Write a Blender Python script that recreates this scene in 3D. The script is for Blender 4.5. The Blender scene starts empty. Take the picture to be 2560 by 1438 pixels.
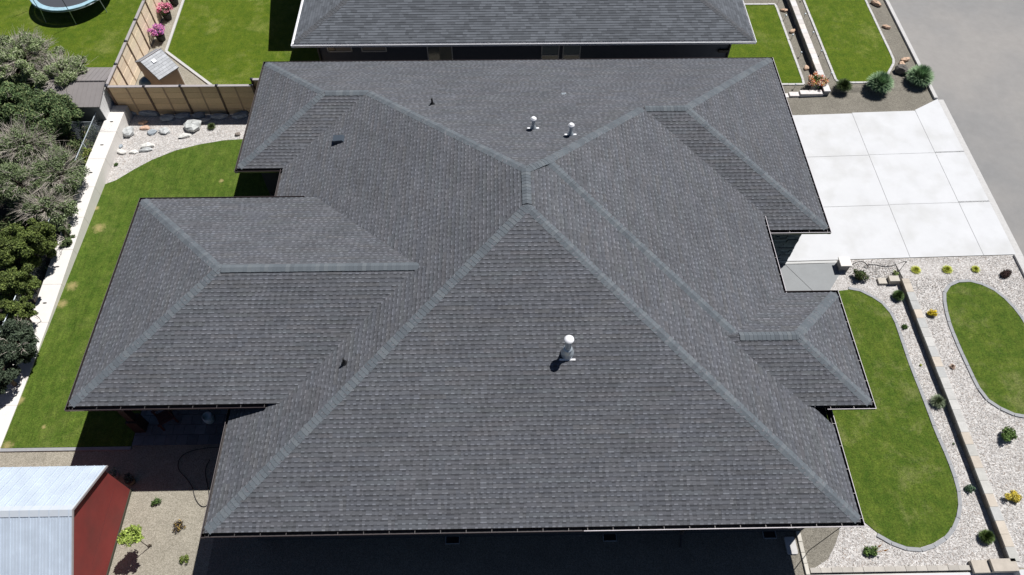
import bpy, math, random
import numpy as np
from mathutils import Vector, Matrix
random.seed(7); RNG = np.random.default_rng(7)
scene = bpy.context.scene
COL = scene.collection
rad = math.radians

# ------------------------------------------------------------------ camera, sky, sun, exposure
F_PX, TILT, ROLL, YAW = 1799.6, 0.59054, 0.006565, -0.022904
CAM = np.array([9.1255, -6.1279, 22.2981])
def _rz(a): return np.array([[math.cos(a), -math.sin(a), 0], [math.sin(a), math.cos(a), 0], [0, 0, 1]])
_rx = np.array([[1, 0, 0], [0, math.cos(TILT), -math.sin(TILT)], [0, math.sin(TILT), math.cos(TILT)]])
ROT = _rz(YAW) @ _rx @ _rz(ROLL)
cd = bpy.data.cameras.new('camera'); cam = bpy.data.objects.new('camera', cd); COL.objects.link(cam)
cd.sensor_width = 36; cd.lens = 36 * F_PX / 2560; cd.clip_start = .1; cd.clip_end = 4000
_m = Matrix.Identity(4)
for i in range(3):
    for j in range(3): _m[i][j] = float(ROT[i][j])
    _m[i][3] = float(CAM[i])
cam.matrix_world = _m
scene.camera = cam

SUN = Vector((.41, .39, 1)).normalized()
world = bpy.data.worlds.new('World'); scene.world = world; world.use_nodes = True
wn = world.node_tree; bg = wn.nodes['Background']; bg.inputs[1].default_value = .05
sky = wn.nodes.new('ShaderNodeTexSky'); sky.sky_type = 'NISHITA'; sky.sun_disc = False
sky.air_density = .55; sky.dust_density = .2; sky.ozone_density = 1.6; sky.altitude = 400
sky.sun_elevation = math.asin(SUN.z); sky.sun_rotation = math.atan2(SUN.x, SUN.y)
wn.links.new(sky.outputs[0], bg.inputs[0])
ld = bpy.data.lights.new('sun', 'SUN'); ld.energy = 5.0; ld.angle = rad(.5); ld.color = (1, .98, .95)
lo = bpy.data.objects.new('sun', ld); COL.objects.link(lo)
lo.rotation_euler = SUN.to_track_quat('Z', 'Y').to_euler(); lo.location = (10, 10, 40)
vs = scene.view_settings; vs.view_transform = 'Standard'; vs.look = 'None'; vs.gamma = 1; vs.use_curve_mapping = False
vs.exposure = .15
scene.cycles.diffuse_bounces = 2

# ------------------------------------------------------------------ where things stand
ZG = -3.2
def smooth(t): t = min(1, max(0, t)); return t * t * (3 - 2 * t)
def elev(x, y):
    if x < 22: return ZG
    if y > 22.75: return ZG if x < 26.0 else ZG + .3
    ramp = .3 * min(1, max(0, (x - 22) / 9.7))
    if y > 12.05: return ZG + ramp
    if x < 26.22: return ZG + ramp * smooth((y - 10.4) / 1.6)
    k = smooth((y - 10.2) / 1.8)
    return ZG + .3 * (1 - k) + ramp * k
def ray(u, v):
    return ROT @ np.array([(u - 1280) / F_PX, -(v - 719) / F_PX, -1.0])
def gz(u, v, z):
    d = ray(u, v); t = (z - CAM[2]) / d[2]; p = CAM + t * d; return Vector((p[0], p[1], z))
def gp(u, v):
    z = ZG
    for _ in range(6):
        p = gz(u, v, z); z = elev(p.x, p.y)
    return p

# ------------------------------------------------------------------ materials
MATS = {}
def mat(name, col, rough=.8, var=.0, scale=8, var2=None, bump=0, bscale=60, metal=0, vcol=False, spec=.5, coat=0, detail=6, bdist=.02):
    if name in MATS: return MATS[name]
    m = bpy.data.materials.new(name); m.use_nodes = True; nt = m.node_tree; N = nt.nodes; L = nt.links
    b = N['Principled BSDF']; b.inputs['Roughness'].default_value = rough; b.inputs['Metallic'].default_value = metal
    b.inputs['Specular IOR Level'].default_value = spec; b.inputs['Coat Weight'].default_value = coat
    tc = N.new('ShaderNodeTexCoord')
    src = None
    if vcol:
        a = N.new('ShaderNodeAttribute'); a.attribute_name = 'Col'; src = a.outputs['Color']
    else:
        r = N.new('ShaderNodeRGB'); r.outputs[0].default_value = (*col, 1); src = r.outputs[0]
    if var2 is not None:
        n2 = N.new('ShaderNodeTexNoise'); n2.inputs['Scale'].default_value = var2[1]; n2.inputs['Detail'].default_value = 5
        L.new(tc.outputs['Object'], n2.inputs['Vector'])
        rp = N.new('ShaderNodeValToRGB'); rp.color_ramp.elements[0].position = var2[2]; rp.color_ramp.elements[1].position = var2[3]
        L.new(n2.outputs[0], rp.inputs[0])
        mx = N.new('ShaderNodeMix'); mx.data_type = 'RGBA'; L.new(rp.outputs[0], mx.inputs[0]); L.new(src, mx.inputs[6]); mx.inputs[7].default_value = (*var2[0], 1)
        src = mx.outputs[2]
    if var > 0:
        n = N.new('ShaderNodeTexNoise'); n.inputs['Scale'].default_value = scale; n.inputs['Detail'].default_value = detail; n.inputs['Roughness'].default_value = .65
        L.new(tc.outputs['Object'], n.inputs['Vector'])
        mr = N.new('ShaderNodeMapRange'); mr.inputs[1].default_value = .25; mr.inputs[2].default_value = .75
        mr.inputs[3].default_value = 1 - var; mr.inputs[4].default_value = 1 + var; L.new(n.outputs[0], mr.inputs[0])
        mu = N.new('ShaderNodeVectorMath'); mu.operation = 'SCALE'; L.new(src, mu.inputs[0]); L.new(mr.outputs[0], mu.inputs['Scale']); src = mu.outputs[0]
    L.new(src, b.inputs['Base Color'])
    if bump > 0:
        n = N.new('ShaderNodeTexNoise'); n.inputs['Scale'].default_value = bscale; n.inputs['Detail'].default_value = 4
        L.new(tc.outputs['Object'], n.inputs['Vector'])
        bp = N.new('ShaderNodeBump'); bp.inputs['Strength'].default_value = bump; bp.inputs['Distance'].default_value = bdist
        L.new(n.outputs[0], bp.inputs['Height']); L.new(bp.outputs[0], b.inputs['Normal'])
    MATS[name] = m; return m

def grass_mat(name, c1, c2, dry, dryamt, stripe=0.0, spots=()):
    m = bpy.data.materials.new(name); m.use_nodes = True; nt = m.node_tree; N = nt.nodes; L = nt.links
    b = N['Principled BSDF']; b.inputs['Roughness'].default_value = .9; b.inputs['Specular IOR Level'].default_value = .15
    tc = N.new('ShaderNodeTexCoord')
    def noise(s, d=6, dist=0, rough=.6, vec=None):
        n = N.new('ShaderNodeTexNoise'); n.inputs['Scale'].default_value = s; n.inputs['Detail'].default_value = d; n.inputs['Roughness'].default_value = rough
        n.inputs['Distortion'].default_value = dist; L.new(vec or tc.outputs['Object'], n.inputs['Vector']); return n.outputs[0]
    def ramp(src, a, bb):
        r = N.new('ShaderNodeMapRange'); r.inputs[1].default_value = a; r.inputs[2].default_value = bb; L.new(src, r.inputs[0]); return r.outputs[0]
    def mix(f, a, bcol):
        x = N.new('ShaderNodeMix'); x.data_type = 'RGBA'; L.new(f, x.inputs[0])
        if isinstance(a, tuple): x.inputs[6].default_value = (*a, 1)
        else: L.new(a, x.inputs[6])
        x.inputs[7].default_value = (*bcol, 1); return x.outputs[2]
    c = mix(ramp(noise(2.4, 10, .15, .8), .38, .64), c1, c2)
    dv = N.new('ShaderNodeMath'); dv.operation = 'MULTIPLY'; L.new(ramp(noise(.6, 10, .25, .78), .52, .76), dv.inputs[0]); dv.inputs[1].default_value = dryamt
    c = mix(dv.outputs[0], c, dry)
    mp = N.new('ShaderNodeMapping'); mp.inputs['Scale'].default_value = (1, .12, 1); L.new(tc.outputs['Object'], mp.inputs[0])
    st = N.new('ShaderNodeMapRange'); st.inputs[1].default_value = .3; st.inputs[2].default_value = .7; st.inputs[3].default_value = 1 - stripe; st.inputs[4].default_value = 1 + stripe
    L.new(noise(7, 6, .1, .7, mp.outputs[0]), st.inputs[0])
    s1 = N.new('ShaderNodeVectorMath'); s1.operation = 'SCALE'; L.new(c, s1.inputs[0]); L.new(st.outputs[0], s1.inputs['Scale'])
    fm = N.new('ShaderNodeMapRange'); fm.inputs[1].default_value = .3; fm.inputs[2].default_value = .7; fm.inputs[3].default_value = .38; fm.inputs[4].default_value = 1.62
    L.new(noise(17, 6, .1, .8), fm.inputs[0])
    s2 = N.new('ShaderNodeVectorMath'); s2.operation = 'SCALE'; L.new(s1.outputs[0], s2.inputs[0]); L.new(fm.outputs[0], s2.inputs['Scale'])
    cout = s2.outputs[0]
    if spots:
        nz = noise(7, 8, .6, .8)
        for (sx, sy, sr) in spots:
            d_ = N.new('ShaderNodeVectorMath'); d_.operation = 'DISTANCE'; L.new(tc.outputs['Object'], d_.inputs[0]); d_.inputs[1].default_value = (sx, sy, ZG + .03)
            ad = N.new('ShaderNodeMath'); ad.operation = 'MULTIPLY_ADD'; L.new(nz, ad.inputs[0]); ad.inputs[1].default_value = sr * 3.2; L.new(d_.outputs['Value'], ad.inputs[2])
            mr_ = N.new('ShaderNodeMapRange'); mr_.inputs[1].default_value = sr * 1.9; mr_.inputs[2].default_value = sr * 2.9; mr_.inputs[3].default_value = .8; mr_.inputs[4].default_value = 0; mr_.inputs[3].default_value = .62; L.new(ad.outputs[0], mr_.inputs[0])
            cout = mix(mr_.outputs[0], cout, (.46, .36, .17))
    L.new(cout, b.inputs['Base Color'])
    bp = N.new('ShaderNodeBump'); bp.inputs['Strength'].default_value = .7; bp.inputs['Distance'].default_value = .04
    L.new(noise(38, 5, 0, .7), bp.inputs['Height']); L.new(bp.outputs[0], b.inputs['Normal'])
    return m

def pebble_mat(name, lo_, mid, hi, scale=26):
    m = bpy.data.materials.new(name); m.use_nodes = True; nt = m.node_tree; N = nt.nodes; L = nt.links
    b = N['Principled BSDF']; b.inputs['Roughness'].default_value = .85; b.inputs['Specular IOR Level'].default_value = .25
    tc = N.new('ShaderNodeTexCoord')
    v = N.new('ShaderNodeTexVoronoi'); v.inputs['Scale'].default_value = scale; L.new(tc.outputs['Object'], v.inputs['Vector'])
    sp = N.new('ShaderNodeSeparateColor'); L.new(v.outputs['Color'], sp.inputs[0])
    r = N.new('ShaderNodeValToRGB'); e = r.color_ramp.elements; e[0].color = (*lo_, 1); e[0].position = .0; e[1].color = (*hi, 1); e[1].position = 1
    k = e.new(.5); k.color = (*mid, 1); L.new(sp.outputs[0], r.inputs[0])
    n = N.new('ShaderNodeTexNoise'); n.inputs['Scale'].default_value = 1.5; n.inputs['Detail'].default_value = 4; L.new(tc.outputs['Object'], n.inputs['Vector'])
    mr = N.new('ShaderNodeMapRange'); mr.inputs[1].default_value = .3; mr.inputs[2].default_value = .7; mr.inputs[3].default_value = .9; mr.inputs[4].default_value = 1.07; L.new(n.outputs[0], mr.inputs[0])
    s = N.new('ShaderNodeVectorMath'); s.operation = 'SCALE'; L.new(r.outputs[0], s.inputs[0]); L.new(mr.outputs[0], s.inputs['Scale']); L.new(s.outputs[0], b.inputs['Base Color'])
    bp = N.new('ShaderNodeBump'); bp.invert = True; bp.inputs['Strength'].default_value = .55; bp.inputs['Distance'].default_value = .03
    L.new(v.outputs['Distance'], bp.inputs['Height']); L.new(bp.outputs[0], b.inputs['Normal'])
    return m

M_SHINGLE = mat('shingle', (0, 0, 0), .92, .14, 50, vcol=True, spec=.25, bump=.35, bscale=140, bdist=.004)
M_CAP = mat('ridge_cap', (.1, .12, .13), .9, .12, 20, vcol=True, spec=.25)
M_DECK = mat('roof_deck', (.03, .032, .035), .9)
M_GUT = mat('gutter_brown', (.022, .013, .013), .3, .2, 3, metal=0, spec=.8, coat=.5)
M_RIMD = mat('gutter_lip_no_glint', (.06, .045, .048), .5, .1, 2)
M_RIM_GLINT = mat('gutter_lip_glint', (.72, .67, .7), .45, .1, 2)  # reflected glint painted as a pale lip colour on the brown gutters
M_GUTIN = mat('gutter_inside', (.05, .045, .045), .6, .4, 8)
M_HANG = mat('hanger_metal', (.13, .12, .12), .5, metal=.3)
M_STUCCO = mat('stucco_charcoal', (.035, .04, .048), .9, .1, 30, bump=.3, bscale=90)
M_SOFFIT = mat('soffit', (.03, .028, .03), .7)
M_WHITE = mat('white_metal', (.78, .78, .8), .4, .05, 4)
M_GALV = mat('galvanised_steel', (.46, .51, .55), .3, .2, 9, metal=.45, spec=.7)
M_BLACK = mat('black_rubber', (.012, .012, .014), .6)
M_BLUEVENT = mat('blue_black_plastic', (.05, .065, .085), .45)
M_CONC = mat('concrete_driveway', (.585, .59, .603), .85, .04, 1.3, var2=((.5, .5, .495), .9, .45, .78), bump=.15, bscale=200)
M_CONC2 = mat('concrete_grey', (.26, .27, .275), .85, .06, 3, bump=.15, bscale=150)
M_KERB = mat('kerb_concrete', (.5, .49, .48), .85, .12, 8, bump=.3, bscale=60)
M_CURBG = mat('curb_grey', (.3, .305, .315), .85, .12, 9, bump=.3, bscale=60)
M_ASPH = mat('asphalt', (.225, .222, .22), .9, .07, 2.2, var2=((.275, .262, .25), .22, .4, .65), bump=.4, bscale=180, bdist=.01)
M_TAN = pebble_mat('tan_gravel', (.235, .215, .17), (.32, .292, .235), (.42, .385, .32), 40)
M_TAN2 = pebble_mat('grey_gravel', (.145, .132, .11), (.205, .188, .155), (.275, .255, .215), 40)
M_PEB = pebble_mat('white_pebbles', (.34, .315, .3), (.48, .455, .435), (.64, .62, .6), 24)
M_DIRT = mat('dark_soil', (.03, .024, .018), .95, .4, 3, bump=.6, bscale=20)
M_BLOCKW = mat('block_white', (.72, .685, .65), .85, .05, 3, bump=.2, bscale=60)
M_BLOCKT = mat('block_tan', (.5, .47, .42), .9, .14, 4, bump=.5, bscale=40, vcol=True)
M_WOOD = mat('fence_cedar', (.5, .36, .24), .75, .12, 12, vcol=True, bump=.2, bscale=60)
M_POST = mat('post_brown', (.12, .07, .045), .7, .2, 8)
M_CAPB = mat('post_cap_navy', (.02, .022, .035), .4)
M_RAIL = mat('top_rail_grey', (.36, .33, .33), .6, .08, 6)
M_LEAF = mat('leaves', (0, 0, 0), .7, .25, 12, vcol=True, spec=.3)
M_BARK = mat('bark', (.13, .1, .075), .9, .3, 14)
M_TWIG = mat('grey_twigs', (.5, .45, .39), .9, .25, 10)
M_RED = mat('red_siding', (.235, .033, .028), .8, .18, .9, var2=((.19, .035, .03), 1.2, .4, .7), bump=.15, bscale=30)
M_TIN = mat('metal_roof', (.56, .63, .72), .42, .1, 1.6, metal=.15, spec=.5)
M_TINBAND = mat('metal_ridge_cap', (.6, .64, .69), .4, .04, 2, metal=.1)
M_DTIN = mat('brown_metal_roof', (.235, .215, .21), .5, .08, 2)
M_STONEV = mat('stone_veneer', (.035, .045, .052), .9, .2, 6, vcol=True, bump=.6, bscale=30)
M_ROCK = mat('boulder', (.4, .4, .39), .9, .3, 4, vcol=True, bump=.8, bscale=14)
M_FLOWER = mat('petals', (0, 0, 0), .7, vcol=True, spec=.2)
M_GLASS = mat('window_glass', (.1, .11, .11), .12, .3, 1.5, spec=.8)
M_FRAME = mat('window_frame', (.6, .6, .58), .5)
M_TANW = mat('tan_siding', (.3, .235, .185), .8, .08, 3)
M_DRED = mat('red_stained_wood', (.075, .018, .015), .7, .2, 5)
M_PAVER = mat('paver', (.16, .175, .19), .85, .2, 5, vcol=True)
G_BACK = grass_mat('lawn_back', (.05, .095, .01), (.105, .15, .022), (.2, .2, .07), .4, .24, [(-9.0, 14.45, .24), (-9.2, 11.3, .22), (-9.3, 10.4, .2), (-9.45, 15.6, .12), (-9.48, 6.0, .16), (-4.1, 17.2, .11), (-9.3, 4.15, .2), (-8.2, 4.9, .08)])
G_FRONT = grass_mat('lawn_front', (.048, .09, .009), (.104, .142, .019), (.21, .21, .085), .95, .12)
G_NEIGH = grass_mat('lawn_neighbour', (.058, .104, .006), (.112, .152, .012), (.27, .27, .09), .6, .08)

# ------------------------------------------------------------------ mesh helpers
class MB:
    def __init__(s): s.v = []; s.f = []; s.m = []; s.c = []; s.hasc = False
    def face(s, pts, mi=0, col=None):
        i = len(s.v); s.v.extend([tuple(p) for p in pts]); s.f.append(tuple(range(i, i + len(pts)))); s.m.append(mi); s.c.append(col or (1, 1, 1))
        if col: s.hasc = True
    def box(s, x0, y0, z0, x1, y1, z1, mi=0, col=None, M=None):
        P = [Vector((x, y, z)) for z in (z0, z1) for y in (y0, y1) for x in (x0, x1)]
        if M is not None: P = [M @ p for p in P]
        for q in ((0, 2, 3, 1), (4, 5, 7, 6), (0, 1, 5, 4), (2, 6, 7, 3), (0, 4, 6, 2), (1, 3, 7, 5)): s.face([P[k] for k in q], mi, col)
    def obox(s, a, b, w, h0, h1, mi=0, col=None):
        """box along a->b (xy), half width w, z offsets h0..h1 above a.z,b.z"""
        a = Vector(a); b = Vector(b); d = (b - a); d.z = 0; n = Vector((-d.y, d.x, 0)).normalized() * w
        P = [a - n + Vector((0, 0, h0)), b - n + Vector((0, 0, h0)), a + n + Vector((0, 0, h0)), b + n + Vector((0, 0, h0)),
             a - n + Vector((0, 0, h1)), b - n + Vector((0, 0, h1)), a + n + Vector((0, 0, h1)), b + n + Vector((0, 0, h1))]
        for q in ((0, 2, 3, 1), (4, 5, 7, 6), (0, 1, 5, 4), (2, 6, 7, 3), (0, 4, 6, 2), (1, 3, 7, 5)): s.face([P[k] for k in q], mi, col)
    def tube(s, pts, r, n=6, mi=0, col=None, r2=None, cap=True):
        pts = [Vector(p) for p in pts]; rings = []
        for i, p in enumerate(pts):
            d = (pts[min(i + 1, len(pts) - 1)] - pts[max(i - 1, 0)])
            d = d.normalized() if d.length > 1e-9 else Vector((0, 0, 1))
            a = d.orthogonal().normalized(); b = d.cross(a)
            rr = r if r2 is None else r + (r2 - r) * i / max(1, len(pts) - 1)
            rings.append([p + (a * math.cos(2 * math.pi * k / n) + b * math.sin(2 * math.pi * k / n)) * rr for k in range(n)])
        # align rings
        base = len(s.v)
        for i in range(1, len(rings)):
            best = min(range(n), key=lambda o: (rings[i][o] - rings[i - 1][0]).length); rings[i] = rings[i][best:] + rings[i][:best]
            if (rings[i][1] - rings[i - 1][1]).length > (rings[i][-1] - rings[i - 1][1]).length: rings[i] = [rings[i][0]] + rings[i][1:][::-1]
        for R in rings: s.v.extend([tuple(p) for p in R])
        for i in range(len(rings) - 1):
            for k in range(n):
                s.f.append((base + i * n + k, base + i * n + (k + 1) % n, base + (i + 1) * n + (k + 1) % n, base + (i + 1) * n + k)); s.m.append(mi); s.c.append(col or (1, 1, 1))
        if cap: s.face(rings[0][::-1], mi, col); s.face(rings[-1], mi, col)
        if col: s.hasc = True
    def lathe(s, prof, n=24, o=(0, 0, 0), mi=0, col=None):
        base = len(s.v); o = Vector(o)
        for r, z in prof:
            for k in range(n): s.v.append((o.x + r * math.cos(2 * math.pi * k / n), o.y + r * math.sin(2 * math.pi * k / n), o.z + z))
        for i in range(len(prof) - 1):
            for k in range(n):
                s.f.append((base + i * n + k, base + i * n + (k + 1) % n, base + (i + 1) * n + (k + 1) % n, base + (i + 1) * n + k)); s.m.append(mi); s.c.append(col or (1, 1, 1))
        if col: s.hasc = True
    def build(s, name, mats, parent=None, loc=None, smooth_=False, kind=None):
        me = bpy.data.meshes.new(name)
        L = Vector(loc) if loc is not None else None
        v = [(a - L.x, b - L.y, c - L.z) for a, b, c in s.v] if L is not None else s.v
        me.from_pydata(v, [], s.f)
        if not isinstance(mats, (list, tuple)): mats = [mats]
        for m in mats: me.materials.append(m)
        if len(mats) > 1: me.polygons.foreach_set('material_index', s.m)
        if s.hasc or any(m in (M_SHINGLE, M_CAP, M_BLOCKT, M_WOOD, M_LEAF, M_STONEV, M_ROCK, M_FLOWER, M_PAVER) for m in mats):
            at = me.color_attributes.new('Col', 'FLOAT_COLOR', 'CORNER')
            cnt = np.array([len(f) for f in s.f]); c = np.repeat(np.array([(*x, 1) for x in s.c], dtype=np.float32), cnt, axis=0)
            at.data.foreach_set('color', c.ravel())
        if smooth_: me.polygons.foreach_set('use_smooth', [True] * len(s.f))
        me.update()
        return link(name, me, parent, loc, kind)
def link(name, me, parent=None, loc=None, kind=None):
    o = bpy.data.objects.new(name, me); COL.objects.link(o)
    if loc is not None: o.location = loc
    if parent is not None:
        o.parent = parent
        if loc is not None:
            pl = Vector(parent.location); q = parent.parent
            while q is not None: pl += Vector(q.location); q = q.parent
            o.location = Vector(loc) - pl
        else:
            pl = Vector(parent.location); q = parent.parent
            while q is not None: pl += Vector(q.location); q = q.parent
            o.location = -pl
    if kind: o['kind'] = kind
    return o
def tag(o, label, cat, group=None):
    o['label'] = label; o['category'] = cat
    if group: o['group'] = group
    return o
def thing(name, label, cat, loc=(0, 0, 0), group=None):
    o = bpy.data.objects.new(name, None); COL.objects.link(o); o.location = loc; o.empty_display_size = .2
    return tag(o, label, cat, group)

def clip_half(poly, a, b, c):
    out = []; n = len(poly)
    for i in range(n):
        p, q = poly[i], poly[(i + 1) % n]; dp = a * p[0] + b * p[1] - c; dq = a * q[0] + b * q[1] - c
        if dp >= 0: out.append(p)
        if (dp > 0 and dq < 0) or (dp < 0 and dq > 0):
            t = dp / (dp - dq); out.append(tuple(p[k] + t * (q[k] - p[k]) for k in range(len(p))))
    return out
def ground_sheet(name, poly, m, off, cell=1.0, kind='structure', parent=None, z=None, edge=0.0):
    mb = MB(); xs = [p[0] for p in poly]; ys = [p[1] for p in poly]
    P = [(p[0], p[1]) for p in poly]
    x = math.floor(min(xs) / cell) * cell
    cuts = [22, 26.2, 26.24, 31.7]
    def edges(lo_, hi_, extra):
        e = set([lo_ + k * cell for k in range(int((hi_ - lo_) / cell) + 2)]) | set(t for t in extra if lo_ < t < hi_); return sorted(e)
    EX = edges(math.floor(min(xs)), max(xs), [26.2, 26.24]); EY = edges(math.floor(min(ys)), max(ys), [10.2, 12.05, 22.75, 23.4])
    for i in range(len(EX) - 1):
        col = clip_half(clip_half(P, 1, 0, EX[i]), -1, 0, -EX[i + 1])
        if len(col) < 3: continue
        for j in range(len(EY) - 1):
            c = clip_half(clip_half(col, 0, 1, EY[j]), 0, -1, -EY[j + 1])
            if len(c) < 3: continue
            ar = sum(c[k][0] * c[(k + 1) % len(c)][1] - c[(k + 1) % len(c)][0] * c[k][1] for k in range(len(c)))
            if abs(ar) < 1e-6: continue
            if ar < 0: c = c[::-1]
            mx = (EX[i] + EX[i + 1]) / 2
            mb.face([(p[0], p[1], (elev(p[0] + (mx - p[0]) * .001, p[1]) if z is None else z) + off) for p in c])
    if edge:
        n = len(P)
        for k in range(n):
            p, q = P[k], P[(k + 1) % n]
            zp = (elev(*p) if z is None else z) + off; zq = (elev(*q) if z is None else z) + off
            mb.face([(p[0], p[1], zp - edge), (q[0], q[1], zq - edge), (q[0], q[1], zq), (p[0], p[1], zp)])
    return mb.build(name, m, parent, kind=kind)
def smooth_poly(pts, it=2, closed=True):
    for _ in range(it):
        o = []; n = len(pts)
        for i in range(n if closed else n - 1):
            p, q = Vector(pts[i]), Vector(pts[(i + 1) % n]); o += [p * .75 + q * .25, p * .25 + q * .75]
        if not closed: o = [Vector(pts[0])] + o + [Vector(pts[-1])]
        pts = o
    return pts

# ------------------------------------------------------------------ ground
mb = MB()
E_ = 1500
for (x0, y0, x1, y1, z) in ((-E_, -E_, -12, E_, ZG), (-12, -E_, 22, -4, ZG), (-12, 36, 26.2, E_, ZG), (22, -E_, 26.2, -4, ZG), (26.2, -E_, E_, -4, -2.9), (26.2, 36, E_, E_, -2.85), (40, -4, E_, 36, -2.9)):
    mb.face([(x0, y0, z - .03), (x1, y0, z - .03), (x1, y1, z - .03), (x0, y1, z - .03)])
mb.build('ground', M_TAN, kind='structure')
ground_sheet('gravel_ground', [(-12, -4), (40, -4), (40, 36), (-12, 36)], M_TAN, -.008)
# darker gravel north of the driveway
ground_sheet('gravel_strip', [(22.2, 21.1), (30.2, 21.1), (31.5, 21.9), (31.35, 36), (20, 36), (20, 21.1)], M_TAN2, .0)

ground_sheet('shade_toned_gravel', [(-.95, -4), (20.9, -4), (20.9, 1.6), (-.95, 1.6)], M_TAN2, .0)  # grey gravel at the sunlit east end; elsewhere its darker tone deepens eave shade
wall_x0, wall_x1 = -10.3, -9.5
arc = [gp(*p) for p in [(262, 462), (290, 452), (335, 425), (380, 401), (440, 377), (500, 362), (560, 352), (607, 349)]]
lawn = [(-9.5, 4.08), (-4.72, 4.08), (-4.72, 12.6), (.6, 12.6), (.6, 18.3), (-2, 19.2)] + [(p.x, p.y) for p in arc[::-1]] + [(-9.5, 16.9)]
ground_sheet('back_lawn', lawn, G_BACK, .03, edge=.03)
bed = [(-9.5, 16.6), (-9.5, 22), (1, 22), (1, 17.5), (-2, 18.9)] + [(p.x, p.y) for p in arc[::-1]]
ground_sheet('pebble_bed', bed, M_PEB, .012)
mb = MB(); mb.obox((-9.5, 4.0, ZG), (-4.7, 4.0, ZG), .06, -.02, .05); mb.build('lawn_edging', M_CURBG, kind='structure')

# neighbours' lawns
ground_sheet('yard_lawn', [(-60, 20.5), (-10.05, 20.5), (-10.05, 60), (-60, 60)], G_NEIGH, .02)
kc = [gp(460, 0), gp(416, 130), gp(520, 208)]
ext = kc[0] + (kc[0] - kc[1]) * 2.0; tail = kc[2] + (kc[2] - kc[1]) * .25
ground_sheet('middle_lawn', [(p.x, p.y) for p in (kc[1], tail)] + [(0, 22.2), (.5, 44)] + [(ext.x, ext.y)], G_NEIGH, .025, edge=.02)
mb = MB(); mb.obox((ext.x, ext.y, ZG), (kc[1].x, kc[1].y, ZG), .07, -.02, .07); mb.obox((kc[1].x, kc[1].y, ZG), (tail.x, tail.y, ZG), .07, -.02, .069)
mb.build('lawn_kerb', M_KERB, kind='structure')

# road and its kerbs
ground_sheet('road', [(31.5, -60), (31.5, 120), (46, 120), (46, -60)], M_ASPH, .006, cell=4, z=-2.9)
mb = MB(); mb.box(31.32, 22.05, -3.1, 31.5, 60, -2.79); mb.build('road_kerb', M_KERB, kind='structure')
mb = MB(); mb.box(31.52, 12.1, -3.1, 31.8, 22.0, -2.882); mb.box(31.5, -8, -3.1, 31.8, 12.1, -2.885); mb.build('gutter_pan', M_KERB, kind='structure')
mb = MB(); mb.box(31.36, -8, -3.1, 31.5, 12.1, -2.79); mb.build('road_kerb', M_KERB, kind='structure')

# driveway slabs
dw = bpy.data.objects.new('driveway', None); COL.objects.link(dw); dw['kind'] = 'structure'; dw.location = (26, 17, ZG)
XS = [21.4, 23.9, 26.95, 30.15, 31.52]; YS = [12.15, 15.15, 18.3, 21.22]
XS = [21.4, 26.93, 30.12, 31.52]
ground_sheet('joint_filler', [(21.45, 12.16), (31.5, 12.16), (31.5, 21.2), (21.45, 21.2)], mat('joint_grey', (.33, .33, .33), .9), .014, parent=dw, kind=None)
for i in range(3):
    for j in range(3):
        g_ = .012; x0, x1 = XS[i] + g_, XS[i + 1] - (g_ if i < 2 else 0); y0, y1 = YS[j] + g_, YS[j + 1] - g_ + .05 * i
        n = 6; m_ = MB()
        top = [(x0, y0), (x1, y0), (x1, y1), (x0, y1)]
        if i == 2 and j == 2: top = [(x0, y0), (x1, y0), (x1, y1 + .75), (x0, y1)]
        P = [(a, b, ZG + .3 * max(0, min(1, (a - 22) / 9.7)) + .022) for a, b in top]
        if i == 0:
            zc = ZG + .022; m_.face([(x0, y0, zc), (22, y0, zc), (22, y1, zc), (x0, y1, zc)]); P[0] = (22, y0, zc); P[3] = (22, y1, zc)
        m_.face(P)
        for k in range(4):
            a, b = P[k], P[(k + 1) % 4]; m_.face([(a[0], a[1], a[2] - .06), (b[0], b[1], b[2] - .06), b, a])
        m_.build('slab', M_CONC, dw)
# entry walk between the garage wing and the small front wing
wk = bpy.data.objects.new('walkway', None); COL.objects.link(wk); wk['kind'] = 'structure'; wk.location = (22, 11, ZG)
yw = gp(2020, 660).y
ground_sheet('slab', [(21.45, yw + .01), (23.75, yw + .01), (23.7, 12.13), (21.45, 12.13)], mat('walk_light', (.5, .5, .49), .85, .05, 2), .02, parent=wk, edge=.05, kind=None)
q0 = gp(1962, 662); q1 = gp(2031, 728); dq = (q1 - q0) / (q1 - q0).length; qe = q0 + dq * ((8.2 - q0.y) / dq.y)
ground_sheet('slab', [(18.9, yw - .012), (18.9, 8.2), (qe.x - .012, 8.2), (q0.x - .012, yw - .012)], M_CONC2, .02, parent=wk, edge=.05, kind=None)
q2, q3, q4 = gp(2093, 662), gp(2099, 686), gp(2076, 724)
ground_sheet('slab', [(q0.x + .012, yw - .012), (qe.x + .012, 8.2), (22.4, 8.2), (q4.x, q4.y), (q3.x, q3.y), (q2.x, yw - .012)], M_CONC2, .02, parent=wk, edge=.05, kind=None)

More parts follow.
